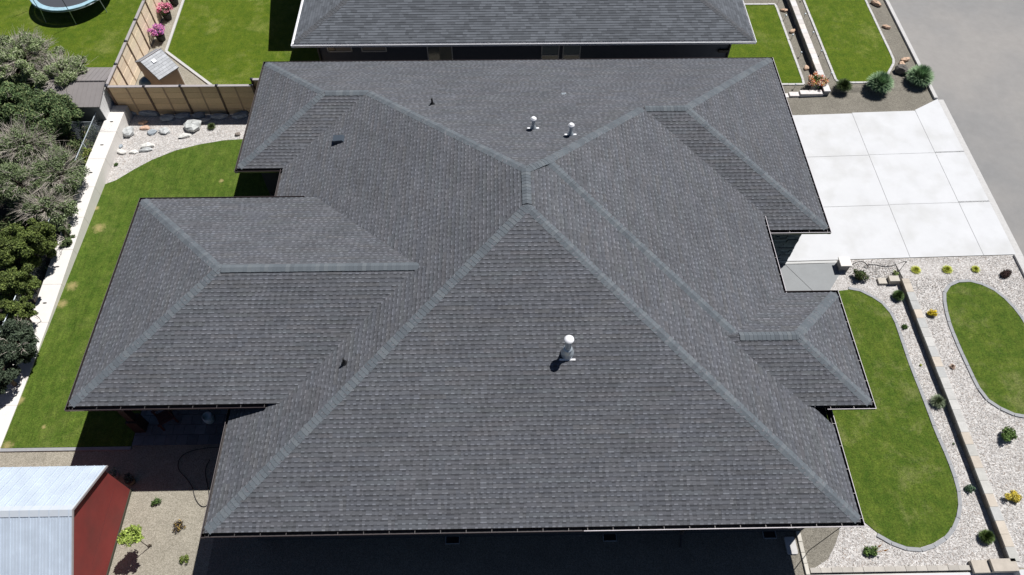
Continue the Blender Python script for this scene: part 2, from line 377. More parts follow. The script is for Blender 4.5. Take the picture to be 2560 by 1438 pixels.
# white pebbles of the front garden
bd = gp(2098, 1310)
tanp = [gp(2098, 1290), gp(2098, 1330), gp(2088, 1362), gp(2070, 1398), gp(2045, 1415), gp(2024, 1428)]
peb = [(31.45, 12.13), (23.2, 12.13), (22.9, 10.5), (22.2, 8.9), (19.0, 8.9), (19.0, 1.4)] + [(p.x, p.y) for p in tanp] + [(19.4, -.8), (31.45, -.8)]
ground_sheet('pebble_garden', peb, M_PEB, .008)
lawn1 = [(2085, 729), (2121, 725.6), (2149, 730.6), (2180, 746), (2208, 765), (2224, 786), (2236, 811), (2249, 850), (2263, 892), (2277, 931), (2294, 973), (2311, 1017), (2327, 1062), (2344, 1103), (2361, 1140), (2377, 1183), (2387, 1216), (2394, 1247), (2391, 1280), (2383, 1310), (2364, 1338), (2333, 1358), (2297, 1370), (2263, 1366), (2227, 1352), (2194, 1333), (2160, 1305)]
l1 = [gp(*p) for p in lawn1]; l1 = [(p.x, p.y) for p in l1] + [(19.6, 1.2), (19.6, 8.9)]
ground_sheet('front_lawn', l1, G_FRONT, .035, edge=.03)
lawn2 = [(2366, 756), (2364, 736), (2375, 718), (2397, 708), (2430, 706.5), (2458, 716), (2486, 730), (2514, 753), (2539, 781), (2562, 815), (2585, 870), (2600, 940), (2604, 1000), (2592, 1032), (2560, 1040), (2528, 1031), (2494, 1014), (2467, 995), (2450, 970), (2436, 942), (2411, 889), (2389, 839), (2372, 792)]
l2 = [gp(*p) for p in lawn2]
ground_sheet('street_lawn', [(p.x, p.y) for p in l2], G_FRONT, .035, edge=.03)
def curb(name, pts, w, closed, m, seg=.5, h=.05):
    """edging of separate kerb pieces"""
    root = bpy.data.objects.new(name, None); COL.objects.link(root); root['kind'] = 'structure'; root.location = pts[0] if len(pts[0]) == 3 else (pts[0][0], pts[0][1], ZG)
    P = [Vector((p[0], p[1], 0)) for p in pts]
    if closed: P.append(P[0])
    # resample
    d = [0]
    for i in range(1, len(P)): d.append(d[-1] + (P[i] - P[i - 1]).length)
    n = max(1, int(d[-1] / seg)); pos = []
    for k in range(n + 1):
        t = d[-1] * k / n; i = max(j for j in range(len(d)) if d[j] <= t + 1e-9); i = min(i, len(P) - 2)
        pos.append(P[i].lerp(P[i + 1], (t - d[i]) / max(1e-9, d[i + 1] - d[i])))
    for k in range(n):
        a, b = pos[k], pos[k + 1]; dd = (b - a).normalized() * .006; a = a + dd; b = b - dd
        za, zb = elev(a.x, a.y), elev(b.x, b.y)
        m_ = MB(); m_.obox((a.x, a.y, za), (b.x, b.y, zb), w / 2, -.03, h + random.uniform(-.006, .006)); m_.build('kerb_block', m, root)
def offset(pts, d):
    out = []; n = len(pts)
    for i in range(n):
        a, b, c = Vector(pts[i - 1]), Vector(pts[i]), Vector(pts[(i + 1) % n]); t = (c - a); t = Vector((t.x, t.y)).normalized(); out.append((b.x + t.y * d, b.y - t.x * d))
    return out
lp = [(p[0], p[1]) for p in l1[:27]]
curb('lawn_curb', [(p[0], p[1]) for p in offset(lp, -.085)[1:-1]], .13, False, M_CURBG)
curb('lawn_curb', [(p[0], p[1]) for p in offset([(p.x, p.y) for p in l2], -.085)], .13, True, M_CURBG)
# north-east garden lawns with white kerbs
ne1 = [(22.5, 30.42), (25.08, 30.42), (25.08, 23.66), (21.0, 23.66), (21, 30.42)]
ground_sheet('side_lawn', [(20.5, 23.66), (25.08, 23.66), (25.08, 30.4), (20.5, 30.4)], G_NEIGH, .03, edge=.03)
curb('lawn_kerb', [(20.6, 23.6), (25.14, 23.6), (25.14, 30.5), (20.6, 30.5)], .12, False, M_KERB, .4)
ne2 = [(26.7, 60), (26.76, 23.4), (29.4, 23.4), (30.15, 25.0), (30.2, 60)]
ground_sheet('verge_lawn', [(26.72, 36), (26.76, 23.42), (29.1, 23.42), (30.15, 25.0), (30.18, 36)], G_NEIGH, .03, edge=.03)
curb('lawn_kerb', [(26.64, 36), (26.68, 23.34), (29.1, 23.34), (30.22, 24.97), (30.26, 36)], .12, False, M_KERB, .4)

# ------------------------------------------------------------------ the main house
PT = .3252; W = 20.0; YB = 21.714
HX = math.sqrt(1 + PT * PT)
EXPO = .146
def vary(c, a): return tuple(max(0, x * a) for x in c)
BASE = [(.096, .1, .112), (.098, .101, .113), (.094, .098, .11), (.097, .1, .109), (.099, .101, .112), (.093, .097, .109)]
SH_TINT = [(1, 1, 1), (1.012, 1, .985), (.992, 1, 1.015), (.99, 1.01, 1), (1, 1, 1)]
def course_pieces(rng, u0, u1, patchf):
    """one course: (ua, ub, [(t0, t1, colour, height)...]); t in 0..1 up the exposure"""
    u = u0 - rng.random() * .2; tooth = rng.random() < .5; out = []; sect = u; c0 = None
    while u < u1:
        if c0 is None or u > sect:
            c0 = random.choice(BASE); tint = random.choice(SH_TINT); k0 = rng.uniform(.93, 1.07); sect = u + rng.uniform(.3, 1.0)
        w = rng.uniform(.08, .125) if tooth else rng.uniform(.07, .14)
        k = k0 * rng.uniform(.95, 1.05) * patchf(u); c = tuple(c0[i] * tint[i] * k for i in range(3))
        if tooth:
            hi = rng.choice([1.15, 1.4, 1.55, 1.65])
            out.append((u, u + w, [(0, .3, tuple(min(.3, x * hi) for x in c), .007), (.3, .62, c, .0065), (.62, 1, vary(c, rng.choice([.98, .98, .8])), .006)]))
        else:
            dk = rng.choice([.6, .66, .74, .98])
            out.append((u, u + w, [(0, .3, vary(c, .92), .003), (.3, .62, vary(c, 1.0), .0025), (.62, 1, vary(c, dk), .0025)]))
        u += w; tooth = not tooth if rng.random() < .9 else tooth
    return out
def cool_pieces(rng, u0, u1, patchf):
    """neighbour's flatter dimensional shingles"""
    u = u0 - rng.random() * .3; out = []
    while u < u1:
        w = rng.uniform(.12, .45); k = rng.uniform(.74, 1.2) * patchf(u); c = (.104 * k, .113 * k, .128 * k)
        h = rng.choice([.003, .007])
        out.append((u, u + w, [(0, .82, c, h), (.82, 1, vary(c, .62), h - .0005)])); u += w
    return out
def plane_shingles(mb, O, U, S, polys, pieces=course_pieces, seed=1, skip=None, expo=EXPO, off=.012):
    """O origin on eave, U along eave (unit), S up slope (unit 3d); polys convex polygons in (u,s)."""
    O = Vector(O); U = Vector(U); S = Vector(S); Nn = U.cross(S).normalized()
    if Nn.z < 0: Nn = -Nn
    rng = random.Random(seed)
    ph = [rng.uniform(0, 6) for _ in range(6)]
    for poly in polys:
        ar = sum(poly[k][0] * poly[(k + 1) % len(poly)][1] - poly[(k + 1) % len(poly)][0] * poly[k][1] for k in range(len(poly)))
        if ar < 0: poly = poly[::-1]
        n = len(poly); H = []
        for k in range(n):
            p, q = poly[k], poly[(k + 1) % n]; a, b = -(q[1] - p[1]), (q[0] - p[0]); l = math.hypot(a, b)
            if l < 1e-6: continue
            H.append((a / l, b / l, (a * p[0] + b * p[1]) / l))
        smin = min(p[1] for p in poly); smax = max(p[1] for p in poly)
        k0 = int(math.floor(smin / expo + 1e-6)); k1 = int(math.ceil(smax / expo))
        for k in range(k0, k1):
            s0 = k * expo; s1 = s0 + expo
            row = clip_half(clip_half(poly, 0, 1, s0), 0, -1, -s1)
            if len(row) < 3: continue
            ua = min(p[0] for p in row); ub = max(p[0] for p in row)
            rr = random.Random(seed * 1000 + k)
            def patch(u): return 1 + .03 * math.sin(u * .7 + k * .09 + ph[0]) + .03 * math.sin(u * 2.3 - k * .31 + ph[1]) + .02 * math.sin(k * .9 + u * .4 + ph[2])
            for (a, b, bands) in pieces(rr, ua, ub, patch):
                if skip and skip(k, a, b): continue
                for bi, (t0, t1, c, h) in enumerate(bands):
                    q = [(a, s0 + t0 * expo), (b, s0 + t0 * expo), (b, s0 + t1 * expo), (a, s0 + t1 * expo)]
                    inside = all(A * p[0] + B * p[1] >= C - 1e-9 for A, B, C in H for p in q)
                    if not inside:
                        for A, B, C in H:
                            q = clip_half(q, A, B, C)
                            if len(q) < 3: break
                        if len(q) < 3: continue
                    def lift(p): return off + h + .012 * (1 - (p[1] - s0) / expo)
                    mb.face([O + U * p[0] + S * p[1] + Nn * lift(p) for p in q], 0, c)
                    if bi == 0:
                        lowp = [p for p in q if abs(p[1] - s0) < 1e-6]
                        if len(lowp) == 2:
                            p, r_ = sorted(lowp); e = [O + U * z_[0] + S * z_[1] for z_ in (p, r_)]
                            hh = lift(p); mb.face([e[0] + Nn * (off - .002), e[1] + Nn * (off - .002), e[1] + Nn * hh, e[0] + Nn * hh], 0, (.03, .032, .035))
                        elif h >= .005: pass
                    if h >= .005 and inside:   # tooth sides
                        for uu in (a, b):
                            p0 = (uu, q[0][1]); p1 = (uu, q[2][1]); e0 = O + U * p0[0] + S * p0[1]; e1 = O + U * p1[0] + S * p1[1]
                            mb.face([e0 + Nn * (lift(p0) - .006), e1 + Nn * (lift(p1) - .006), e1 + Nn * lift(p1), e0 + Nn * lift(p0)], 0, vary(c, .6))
def faces_of(region, O, U, S):
    """plan polygon -> (u,s)"""
    out = []
    for (x, y) in region:
        ux = (x - O[0]) * U[0] + (y - O[1]) * U[1]; sx = ((x - O[0]) * S[0] + (y - O[1]) * S[1]) / (S[0] ** 2 + S[1] ** 2); out.append((ux, sx))
    return out

house = thing('house', 'large charcoal shingled single-storey house in the middle with many hipped roofs', 'house', (10, 10, ZG))
roof_mb = MB()
roof = None
class Wing:
    pass
deck = MB()
def add_plane(x0y0, direction, z0, pitch, regions, seed, **kw):
    """direction: 'S','N','W','E' facing; x0y0: origin on the eave"""
    h = math.sqrt(1 + pitch * pitch)
    U, S = {'S': ((1, 0, 0), (0, 1, pitch)), 'N': ((-1, 0, 0), (0, -1, pitch)), 'W': ((0, -1, 0), (1, 0, pitch)), 'E': ((0, 1, 0), (-1, 0, pitch))}[direction]
    S = tuple(k / h for k in S); O = (x0y0[0], x0y0[1], z0)
    polys = [faces_of(r, O, U, S) for r in regions]
    plane_shingles(kw.pop('mb', shingles), O, U, S, polys, seed=seed, **kw)
    for r in regions:
        def zz(p): return z0 + pitch * {'S': p[1] - O[1], 'N': O[1] - p[1], 'W': p[0] - O[0], 'E': O[0] - p[0]}[direction]
        deck_t = kw.get('deck', deck)
        deck.face([(p[0], p[1], zz(p)) for p in r]); deck.face([(p[0], p[1], zz(p) - .16) for p in r][::-1])
shingles = MB()
hx = W / 2
XL1, YC = -1.908, 14.97
XG, YGs = 21.994, 11.387
XE1 = 19.449; DZ = .06; XJ = 10.81; YJ = YB - W + XJ - DZ / PT; SUMJ = XJ + YJ
XLN, YLN, YLS, ZLN = -5.07, 12.815, 3.974, .585
XS_, YSN, YSS, ZS = 21.358, 8.223, 3.755, .27
PS = .36
ROWS = 16; NSH = 19
def hipx(k): return (k + 1) * EXPO / HX
def skip_front(k, a, b):
    if k >= ROWS: return False
    xa = math.ceil(hipx(k) * 2) / 2 + .25; return a >= xa - .001 and b <= xa + row_n(k) + .001
def row_n(k):
    xa = math.ceil(hipx(k) * 2) / 2 + .25; return int(W - hipx(k) - .2 - xa)
def front_pieces(rng, ua, ub, patch):
    k = front_pieces.k; front_pieces.k += 1
    xa = math.ceil(hipx(k) * 2) / 2 + .25; n = row_n(k)
    if k >= ROWS: return course_pieces(rng, ua, ub, patch)
    L_ = [(a, min(b, xa), c) for a, b, c in course_pieces(rng, ua, xa, patch)]
    R_ = course_pieces(rng, xa + n + .2, ub, patch); R_[0] = (xa + n, R_[0][1], R_[0][2])
    return L_ + R_
front_pieces.k = 0
add_plane((0, 0), 'S', 0, PT, [[(0, 0), (W, 0), (hx, hx)]], 1, pieces=front_pieces)
add_plane((0, 0), 'W', 0, PT, [[(0, 0), (hx, hx), (hx, YB - hx), (0, YB)]], 2)
add_plane((W, 0), 'E', 0, PT, [[(W, 0), (W, SUMJ - W), ((SUMJ - YB + W) / 2, (SUMJ + YB - W) / 2), (hx, YB - hx), (hx, hx)]], 3)
# sliver facing south beneath the second hip
# higher east plane
ztopE = DZ + PT * (W - XJ)
add_plane((XE1, 0), 'E', PT * (W - XE1) + DZ, PT, [[(XE1, SUMJ - XE1), (XE1, YGs + .9), (XJ + (XE1 - XJ) * .999, YJ + (XE1 - XJ)), (XJ, YJ)]], 4)
# north plane pieces
gB = (YB - YC) / 2; gG = (YB - YGs) / 2
xGl = W + DZ / PT - gG
north = [[(XL1, YB), (XL1 + gB, YB - gB), (XL1 + gB, YB)], [(XL1 + gB, YB), (XL1 + gB, YB - gB), (gB, YB - gB), (gB, YB)],
         [(gB, YB), (gB, YB - gB), (hx, YB - hx), (hx, YB)], [(hx, YB), (hx, YB - hx), (XJ, YJ), (XJ, YB)],
         [(XJ, YB), (XJ, YJ), (xGl, YB - gG), (xGl, YB)], [(xGl, YB), (xGl, YB - gG), (XG - gG, YB - gG), (XG - gG, YB)], [(XG - gG, YB), (XG - gG, YB - gG), (XG, YB)]]
add_plane((XL1, YB), 'N', 0, PT, north, 5)
# back-left wing
add_plane((XL1, YC), 'S', 0, PT, [[(XL1, YC), (5, YC), (5, YB - gB), (XL1 + gB, YB - gB)]], 6)
add_plane((XL1, YC), 'W', 0, PT, [[(XL1, YC), (XL1 + gB, YC + gB), (XL1, YB)]], 7)
# garage wing
add_plane((14, YGs), 'S', 0, PT, [[(13, YGs), (XG, YGs), (XG - gG, YGs + gG), (13, YGs + gG)]], 8)
add_plane((XG, YGs), 'E', 0, PT, [[(XG, YGs), (XG, YB), (XG - gG, YB - gG)]], 9)
# covered patio wing
gL = (YLN - YLS) / 2; yL = YLS + gL; zLr = ZLN + gL * PT
add_plane((XLN, YLS), 'S', ZLN, PT, [[(XLN, YLS), (2.1, YLS), (6.5, yL), (XLN + gL, yL)]], 10)
add_plane((XLN, YLN), 'N', ZLN, PT, [[(XLN, YLN), (2.1, YLN), (6.5, yL), (XLN + gL, yL)]], 11)
add_plane((XLN, YLS), 'W', ZLN, PT, [[(XLN, YLS), (XLN + gL, yL), (XLN, YLN)]], 12)
# small front wing
gS = (YSN - YSS) / 2; yS = YSS + gS; zSr = ZS + gS * PS
add_plane((XS_, YSS), 'S', ZS, PS, [[(18.8, YSS), (XS_, YSS), (XS_ - gS, yS), (16.4, yS)]], 13)
add_plane((XS_, YSN), 'N', ZS, PS, [[(18.6, YSN), (XS_, YSN), (XS_ - gS, yS), (16.4, yS)]], 14)
add_plane((XS_, YSS), 'E', ZS, PS, [[(XS_, YSS), (XS_ - gS, yS), (XS_, YSN)]], 15)

za, zb = DZ + PT * (W - XJ), DZ + PT * (W - 16.4)
deck.face([(XJ, YJ, za), (16.4, SUMJ - 16.4, zb), (16.4 - .09, SUMJ - 16.4 - .09, zb - .06), (XJ - .09, YJ - .09, za - .06)])
roof = deck.build('roof', M_DECK, house)
shingles.build('shingle_field', M_SHINGLE, roof, kind='stuff')
# individually built shingles on the lowest courses of the front slope
US, SS = Vector((1, 0, 0)), Vector((0, 1, PT)).normalized(); NS = US.cross(SS)
sh_meshes = []
for vi in range(14):
    m_ = MB(); rr = random.Random(500 + vi); front = [p for p in course_pieces(rr, 0, 1, lambda u: 1)]
    kk = rr.uniform(.93, 1.07)
    for (a, b, bands) in front:
        a = max(0, a); b = min(1, b)
        if b - a < .005: continue
        for bi, (t0, t1, c, h) in enumerate(bands):
            c = vary(c, kk)
            def lf(t): return .012 + h + .012 * (1 - t)
            P = [Vector((a, t0 * EXPO, lf(t0))), Vector((b, t0 * EXPO, lf(t0))), Vector((b, t1 * EXPO, lf(t1))), Vector((a, t1 * EXPO, lf(t1)))]
            m_.face(P, 0, c)
            if bi == 0: m_.face([Vector((a, 0, .008)), Vector((b, 0, .008)), P[1], P[0]], 0, (.03, .032, .035))
            if h > .005:
                for x_ in (a, b): m_.face([Vector((x_, t0 * EXPO, lf(t0) - .006)), Vector((x_, t1 * EXPO, lf(t1) - .006)), Vector((x_, t1 * EXPO, lf(t1))), Vector((x_, t0 * EXPO, lf(t0)))], 0, vary(c, .6))
    o = m_.build('shingle', M_SHINGLE); sh_meshes.append(o.data); bpy.data.objects.remove(o)
rot_s = Matrix((US, SS, NS)).transposed().to_euler()
cnt = 0
for k in range(ROWS):
    xa = math.ceil(hipx(k) * 2) / 2 + .25
    for i in range(row_n(k)):
        p = Vector((xa + i, 0, 0)) + SS * (k * EXPO)
        o = link('shingle', random.choice(sh_meshes), roof, p); o.rotation_euler = rot_s; cnt += 1

# ridge caps
def nrm(d, pitch):
    v = {'S': (0, -pitch, 1), 'N': (0, pitch, 1), 'W': (-pitch, 0, 1), 'E': (pitch, 0, 1)}[d]; return Vector(v).normalized()
capcol = [(.116, .132, .147), (.105, .12, .135), (.125, .141, .156), (.111, .127, .142), (.132, .147, .16), (.098, .111, .125)]
cap_list = []
def cap_run(a, b, n1, n2, half=.172, lift=.02, raised=0.0, skip0=0):
    """caps laid from low end a to high end b; n1/n2 normals of the two sides"""
    a = Vector(a); b = Vector(b); d = (b - a); L_ = d.length; d.normalize(); n = int(L_ / EXPO)
    up = (n1 + n2).normalized()
    w1 = d.cross(n1).normalized(); w2 = -d.cross(n2).normalized()
    if w1.dot(n2) > 0 and False: pass
    for i in range(n + 1):
        p0 = a + d * (i * EXPO - .03); p1 = a + d * min((i + 1) * EXPO + .03, L_ + .05)
        cap_list.append((p0, p1, w1, w2, up, half * random.uniform(.96, 1.04), lift + raised, random.choice(capcol)))
def outward(d, nrm_, other):
    w = d.cross(nrm_).normalized()
    # the side direction must descend away from the other plane
    if w.dot(other) < 0: w = -w
    return w
def cap_run2(a, b, n1, n2, **k):
    a = Vector(a); b = Vector(b); d = (b - a).normalized()
    w1 = outward(d, n1, Vector((n1.x, n1.y, 0)) - Vector((n2.x, n2.y, 0))); w2 = outward(d, n2, Vector((n2.x, n2.y, 0)) - Vector((n1.x, n1.y, 0)))
    L_ = (b - a).length; n = int(L_ / EXPO); up = (n1 + n2).normalized(); half = k.get('half', .172); lift = .022 + k.get('raised', 0)
    for i in range(n + 1):
        p0 = a + d * (max(.09, i * EXPO - .03)); p1 = a + d * min((i + 1) * EXPO + .03, L_ + .04)
        cap_list.append((p0, p1, w1, w2, up, half * random.uniform(.97, 1.03), lift, random.choice(capcol)))
nS, nN, nW, nE = nrm('S', PT), nrm('N', PT), nrm('W', PT), nrm('E', PT)
z_ = lambda g_: g_ * PT
cap_run2((0, 0, 0), (hx, hx, z_(hx)), nS, nW)
cap_run2((W, 0, 0), (hx, hx, z_(hx)), nS, nE)
cap_run2((hx, hx, z_(hx)), (hx, YB - hx, z_(hx)), nW, nE, raised=.03)
cap_run2((gB, YB - gB, z_(gB)), (hx, YB - hx, z_(hx)), nN, nW)
cap_run2((XL1, YB, 0), (XL1 + gB, YB - gB, z_(gB)), nN, nW)
cap_run2((XL1, YC, 0), (XL1 + gB, YB - gB, z_(gB)), nS, nW)
cap_run2((XL1 + gB, YB - gB, z_(gB)), (gB, YB - gB, z_(gB)), nS, nN, raised=.012)
cap_run2((hx, YB - hx, z_(hx)), (XJ, YJ, PT * (YB - YJ)), nN, nE)
cap_run2((xGl, YB - gG, z_(gG)), (XJ, YJ, PT * (YB - YJ)), nN, nE)
cap_run2((XG, YB, 0), (XG - gG, YB - gG, z_(gG)), nN, nE)
cap_run2((XG, YGs, 0), (XG - gG, YB - gG, z_(gG)), nS, nE)
cap_run2((xGl, YB - gG, z_(gG)), (XG - gG, YB - gG, z_(gG)), nS, nN, raised=.012)
xh2 = SUMJ - yS
cap_run2((xh2, yS, PT * (W - xh2) + DZ), (XJ, YJ, PT * (YB - YJ)), nS, nE)
nSs, nNs, nEs = nrm('S', PS), nrm('N', PS), nrm('E', PS)
cap_run2((xh2 - .1, yS, zSr), (XS_ - gS, yS, zSr), nSs, nNs, raised=.02)
cap_run2((XS_, YSS, ZS), (XS_ - gS, yS, zSr), nSs, nEs)
cap_run2((XS_, YSN, ZS), (XS_ - gS, yS, zSr), nNs, nEs)
cap_run2((XLN, YLS, ZLN), (XLN + gL, yL, zLr), nS, nW)
cap_run2((XLN, YLN, ZLN), (XLN + gL, yL, zLr), nN, nW)
cap_run2((XLN + gL, yL, zLr), (6.2, yL, zLr), nS, nN, raised=.03)
def cap_faces(m_, c, O=None):
    p0, p1, w1, w2, up, hf, lf, col = c
    O = O or Vector((0, 0, 0))
    lo_ = [p0 + up * (lf + .012), p0 + w1 * hf + up * (lf - .002 + .012), p0 + w2 * hf + up * (lf + .01)]
    hi_ = [p1 + up * lf, p1 + w1 * hf + up * (lf - .002), p1 + w2 * hf + up * (lf - .002)]
    lo_ = [q - O for q in lo_]; hi_ = [q - O for q in hi_]
    m_.face([lo_[1], hi_[1], hi_[0], lo_[0]], 0, col); m_.face([lo_[0], hi_[0], hi_[2], lo_[2]], 0, col)
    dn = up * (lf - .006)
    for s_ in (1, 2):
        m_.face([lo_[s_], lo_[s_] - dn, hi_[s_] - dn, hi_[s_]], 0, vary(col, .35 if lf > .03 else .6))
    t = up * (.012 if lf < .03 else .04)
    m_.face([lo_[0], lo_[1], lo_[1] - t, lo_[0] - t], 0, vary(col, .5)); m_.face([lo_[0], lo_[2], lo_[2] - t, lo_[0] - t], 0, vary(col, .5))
camv = Vector(CAM)
cap_list.sort(key=lambda c: (c[0] - camv).length)
for c in cap_list[:300]:
    m_ = MB(); cap_faces(m_, c); m_.build('ridge_cap', M_CAP, roof, loc=c[0])
m_ = MB()
for c in cap_list[300:]: cap_faces(m_, c)
m_.build('ridge_cap_field', M_CAP, roof, kind='stuff')

# soffits, fascia, gutters
def gutter(a, b, z, out, parent=house, m=None, minx=None, hang=True, e0=True, e1=True):
    """a,b plan points on shingle edge, out = outward unit; trough .11 wide"""
    m = m or [M_GUT, M_GUTIN]
    A = Vector((a[0], a[1], z)); B = Vector((b[0], b[1], z)); o = Vector((out[0], out[1], 0)); d = (B - A).normalized(); g_ = MB()
    zt, zb = -.035, -.14; w0, w1 = .005, .125
    def P(p, w, dz): return p + o * w + Vector((0, 0, dz))
    A2 = A - d * (w1 if e0 else 0); B2 = B + d * (w1 if e1 else 0)
    g_.face([P(A2, w0, zt), P(B2, w0, zt), P(B2, w0, zb + .01), P(A2, w0, zb + .01)], 1)
    g_.face([P(A2, w0, zb + .01), P(B2, w0, zb + .01), P(B2, w1 - .012, zb + .01), P(A2, w1 - .012, zb + .01)], 1)
    g_.face([P(A2, w1 - .012, zb + .01), P(B2, w1 - .012, zb + .01), P(B2, w1 - .012, zt), P(A2, w1 - .012, zt)], 0)
    g_.face([P(A2, w1 - .016, zt), P(B2, w1 - .016, zt), P(B2, w1 + .004, zt + .004), P(A2, w1 + .004, zt + .004)], 0)
    g_.face([P(A2, w1 + .004, zt + .004), P(B2, w1 + .004, zt + .004), P(B2, w1 - .01, zb), P(A2, w1 - .01, zb)], 0)
    g_.face([P(A2, w0, zb), P(B2, w0, zb), P(B2, w1 - .01, zb), P(A2, w1 - .01, zb)], 0)
    for E2 in (A2, B2): g_.face([P(E2, w0, zb), P(E2, w1 - .01, zb), P(E2, w1, zt), P(E2, w0, zt)], 0)
    g_.face([P(A, -.02, .0), P(B, -.02, .0), P(B, -.02, -.17), P(A, -.02, -.17)], 0)
    if m[0] is M_GUT: g_.tube([P(A2, w1 - .004, zt + .004), P(B2, w1 - .004, zt + .004)], .011, 6, 2 if (out[0] > 0 or (out[1] < 0 and a[0] > 10)) else 3)  # painted glint on east and right-hand south lips, dark lip elsewhere
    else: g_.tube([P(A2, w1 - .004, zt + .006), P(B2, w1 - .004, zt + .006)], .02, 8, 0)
    if m[0] is M_GUT: m = [M_GUT, M_GUTIN, M_RIM_GLINT, M_RIMD]
    go = g_.build('gutter', m, parent)
    if hang:
        h_ = MB(); L_ = (B - A).length; n = int(L_ / .78)
        for i in range(n + 1):
            p = A + d * min(L_ - .02, (.12 + i * .78)); t = d * .007
            h_.face([P(p - t, w0 - .005, zt + .012), P(p + t, w0 - .005, zt + .012), P(p + t, w1, zt + .008), P(p - t, w1, zt + .008)], 0)
        h_.build('hanger', M_HANG, go, kind='stuff' if n > 3 else None)
gutter((0, 0), (11.5, 0), 0, (0, -1), e1=False)
gutter((11.502, 0), (W, 0), 0, (0, -1), e0=False)  # separate run so the painted lip glint covers only the right part
gutter((0, 0), (0, YC - .02), 0, (-1, 0), e1=False, hang=False)
gutter((W, 0), (W, YSS), 0, (1, 0), e1=False)
gutter((XL1, YC), (-.01, YC), 0, (0, -1), e1=False, hang=False)
gutter((XL1, YC), (XL1, YB), 0, (-1, 0), hang=False)
gutter((XG, YGs), (XG, YB), 0, (1, 0))
gutter((XE1 + .12, YGs), (XG, YGs), 0, (0, -1), e0=False)
gutter((XE1, YSN), (XE1, YGs + .55), PT * (W - XE1) + DZ, (1, 0), e0=False, e1=False)
gutter((XL1, YB), (XG, YB), 0, (0, 1), hang=False)
gutter((XLN, YLS), (1.3, YLS), ZLN, (0, -1), e1=False)
gutter((XLN, YLS), (XLN, YLN), ZLN, (-1, 0), hang=False)
gutter((XLN, YLN), (1.3, YLN), ZLN, (0, 1), e1=False, hang=False)
gutter((19.85, YSS), (XS_, YSS), ZS, (0, -1), e0=False)
gutter((XS_, YSS), (XS_, YSN), ZS, (1, 0))
gutter((19.45, YSN), (XS_, YSN), ZS, (0, 1), e0=False, hang=False)
# soffits: closed boxes under the eaves
s_ = MB()
def soff(x0, y0, x1, y1, z): s_.box(x0, y0, z - .2, x1, y1, z - .165)
soff(.03, .03, W - .03, YSN, 0); soff(.03, YSN + .002, XE1 - .03, YGs + .5, 0); soff(.03, YGs + .502, W - .03, YB - .03, 0); soff(XL1 + .03, YC + .03, .02, YB - .03, 0); soff(W - .02, YGs + .03, XG - .03, YB - .03, 0)
s_.box(XLN + .03, YLS + .03, ZLN - .2, 2.0, YLN - .03, ZLN - .165); s_.box(19, YSS + .03, ZS - .2, XS_ - .03, YSN - .03, ZS - .165)
s_.build('soffit', M_SOFFIT, house)
w_ = MB()
for (x0, y0, x1, y1) in ((.6, .6, 19.4, 6.2), (.6, 6.2, 18.85, 12.0), (.6, 12.0, 19.4, YB - .6), (-1.3, YC + .6, .6, YB - .6), (19.4, 12.0, 21.4, YB - .6)):
    w_.box(x0, y0, ZG - .1, x1, y1, -.19)
w_.box(19.0, YSS + .6, ZG - .1, 20.8, YSN - .6, ZS - .19)
w_.box(.7, YLS + .5, -.1, 1.9, YLN - .5, ZLN - .16)
w_.build('wall', M_STUCCO, house)
# stacked stone veneer on the garage's south wall
x = 20.2; rows = 0; zc = ZG
sv = MB()
while zc < -.25:
    h_ = random.choice([.09, .12, .15]); x = 20.1 - random.random() * .3
    while x < 21.42:
        w2 = random.uniform(.25, .6); x1 = min(21.44, x + w2)
        if 21.44 - x1 < .12: x1 = 21.44
        k = random.uniform(.7, 1.5); m_ = MB(); m_.box(x + .004, 11.99 - random.uniform(.02, .06), zc + .004, x1 - .004, 12.0, zc + h_ - .004, 0, (.1 * k, .13 * k, .155 * k)); m_.build('stone', M_STONEV, house)
        x = x1
    zc += h_
# patio posts under the covered wing
for (x, y) in ((-4.5, 4.8), (-4.5, 12.0)):
    m_ = MB(); m_.box(x - .12, y - .12, ZG, x + .12, y + .12, ZLN - .2); m_.box(x - .2, y - .2, ZG, x + .2, y + .2, ZG + .9); m_.build('post', mat('post_dark', (.035, .02, .014), .7), house)
m_ = MB(); m_.box(-4.65, 4.62, ZLN - .42, .7, 4.82, ZLN - .2); m_.build('beam', mat('post_dark', (0, 0, 0)), house)
# window wells along the south wall
for (x0, x1) in ((7.06, 7.51), (12.5, 12.93), (18.05, 18.47)):
    m_ = MB(); y0, y1 = .38, .6
    for (a, b, c, d) in ((x0 - .02, y0, x0, y1), (x1, y0, x1 + .02, y1), (x0 - .02, y0 - .02, x1 + .02, y0)): m_.box(a, b, ZG - .02, c, d, ZG + .06)
    m_.box(x0, y0, ZG + .002, x1, y1, ZG + .01, 1); m_.build('window_well', [M_GALV, M_BLACK], house)
# downspout elbow under the front gutter
m_ = MB(); m_.tube([(15.3, -.05, -.14), (15.2, .2, -.5), (15.15, .5, -.7), (15.15, .52, -3.0), (15.1, .1, -3.12)], .045, 8); m_.build('downspout', M_GUTIN, house)
# rain chain from the south-east gutter
ch = MB(); gx, gy_ = 19.5, -.06
top = Vector((gx, gy_, -.13)); 
for i in range(44):
    z = -.13 - i * .07
    ch.lathe([(.003, 0), (.014, -.02), (.014, -.045), (.003, -.065)], 8, (gx, gy_, z))
ch.build('rain_chain', M_BLACK, house)

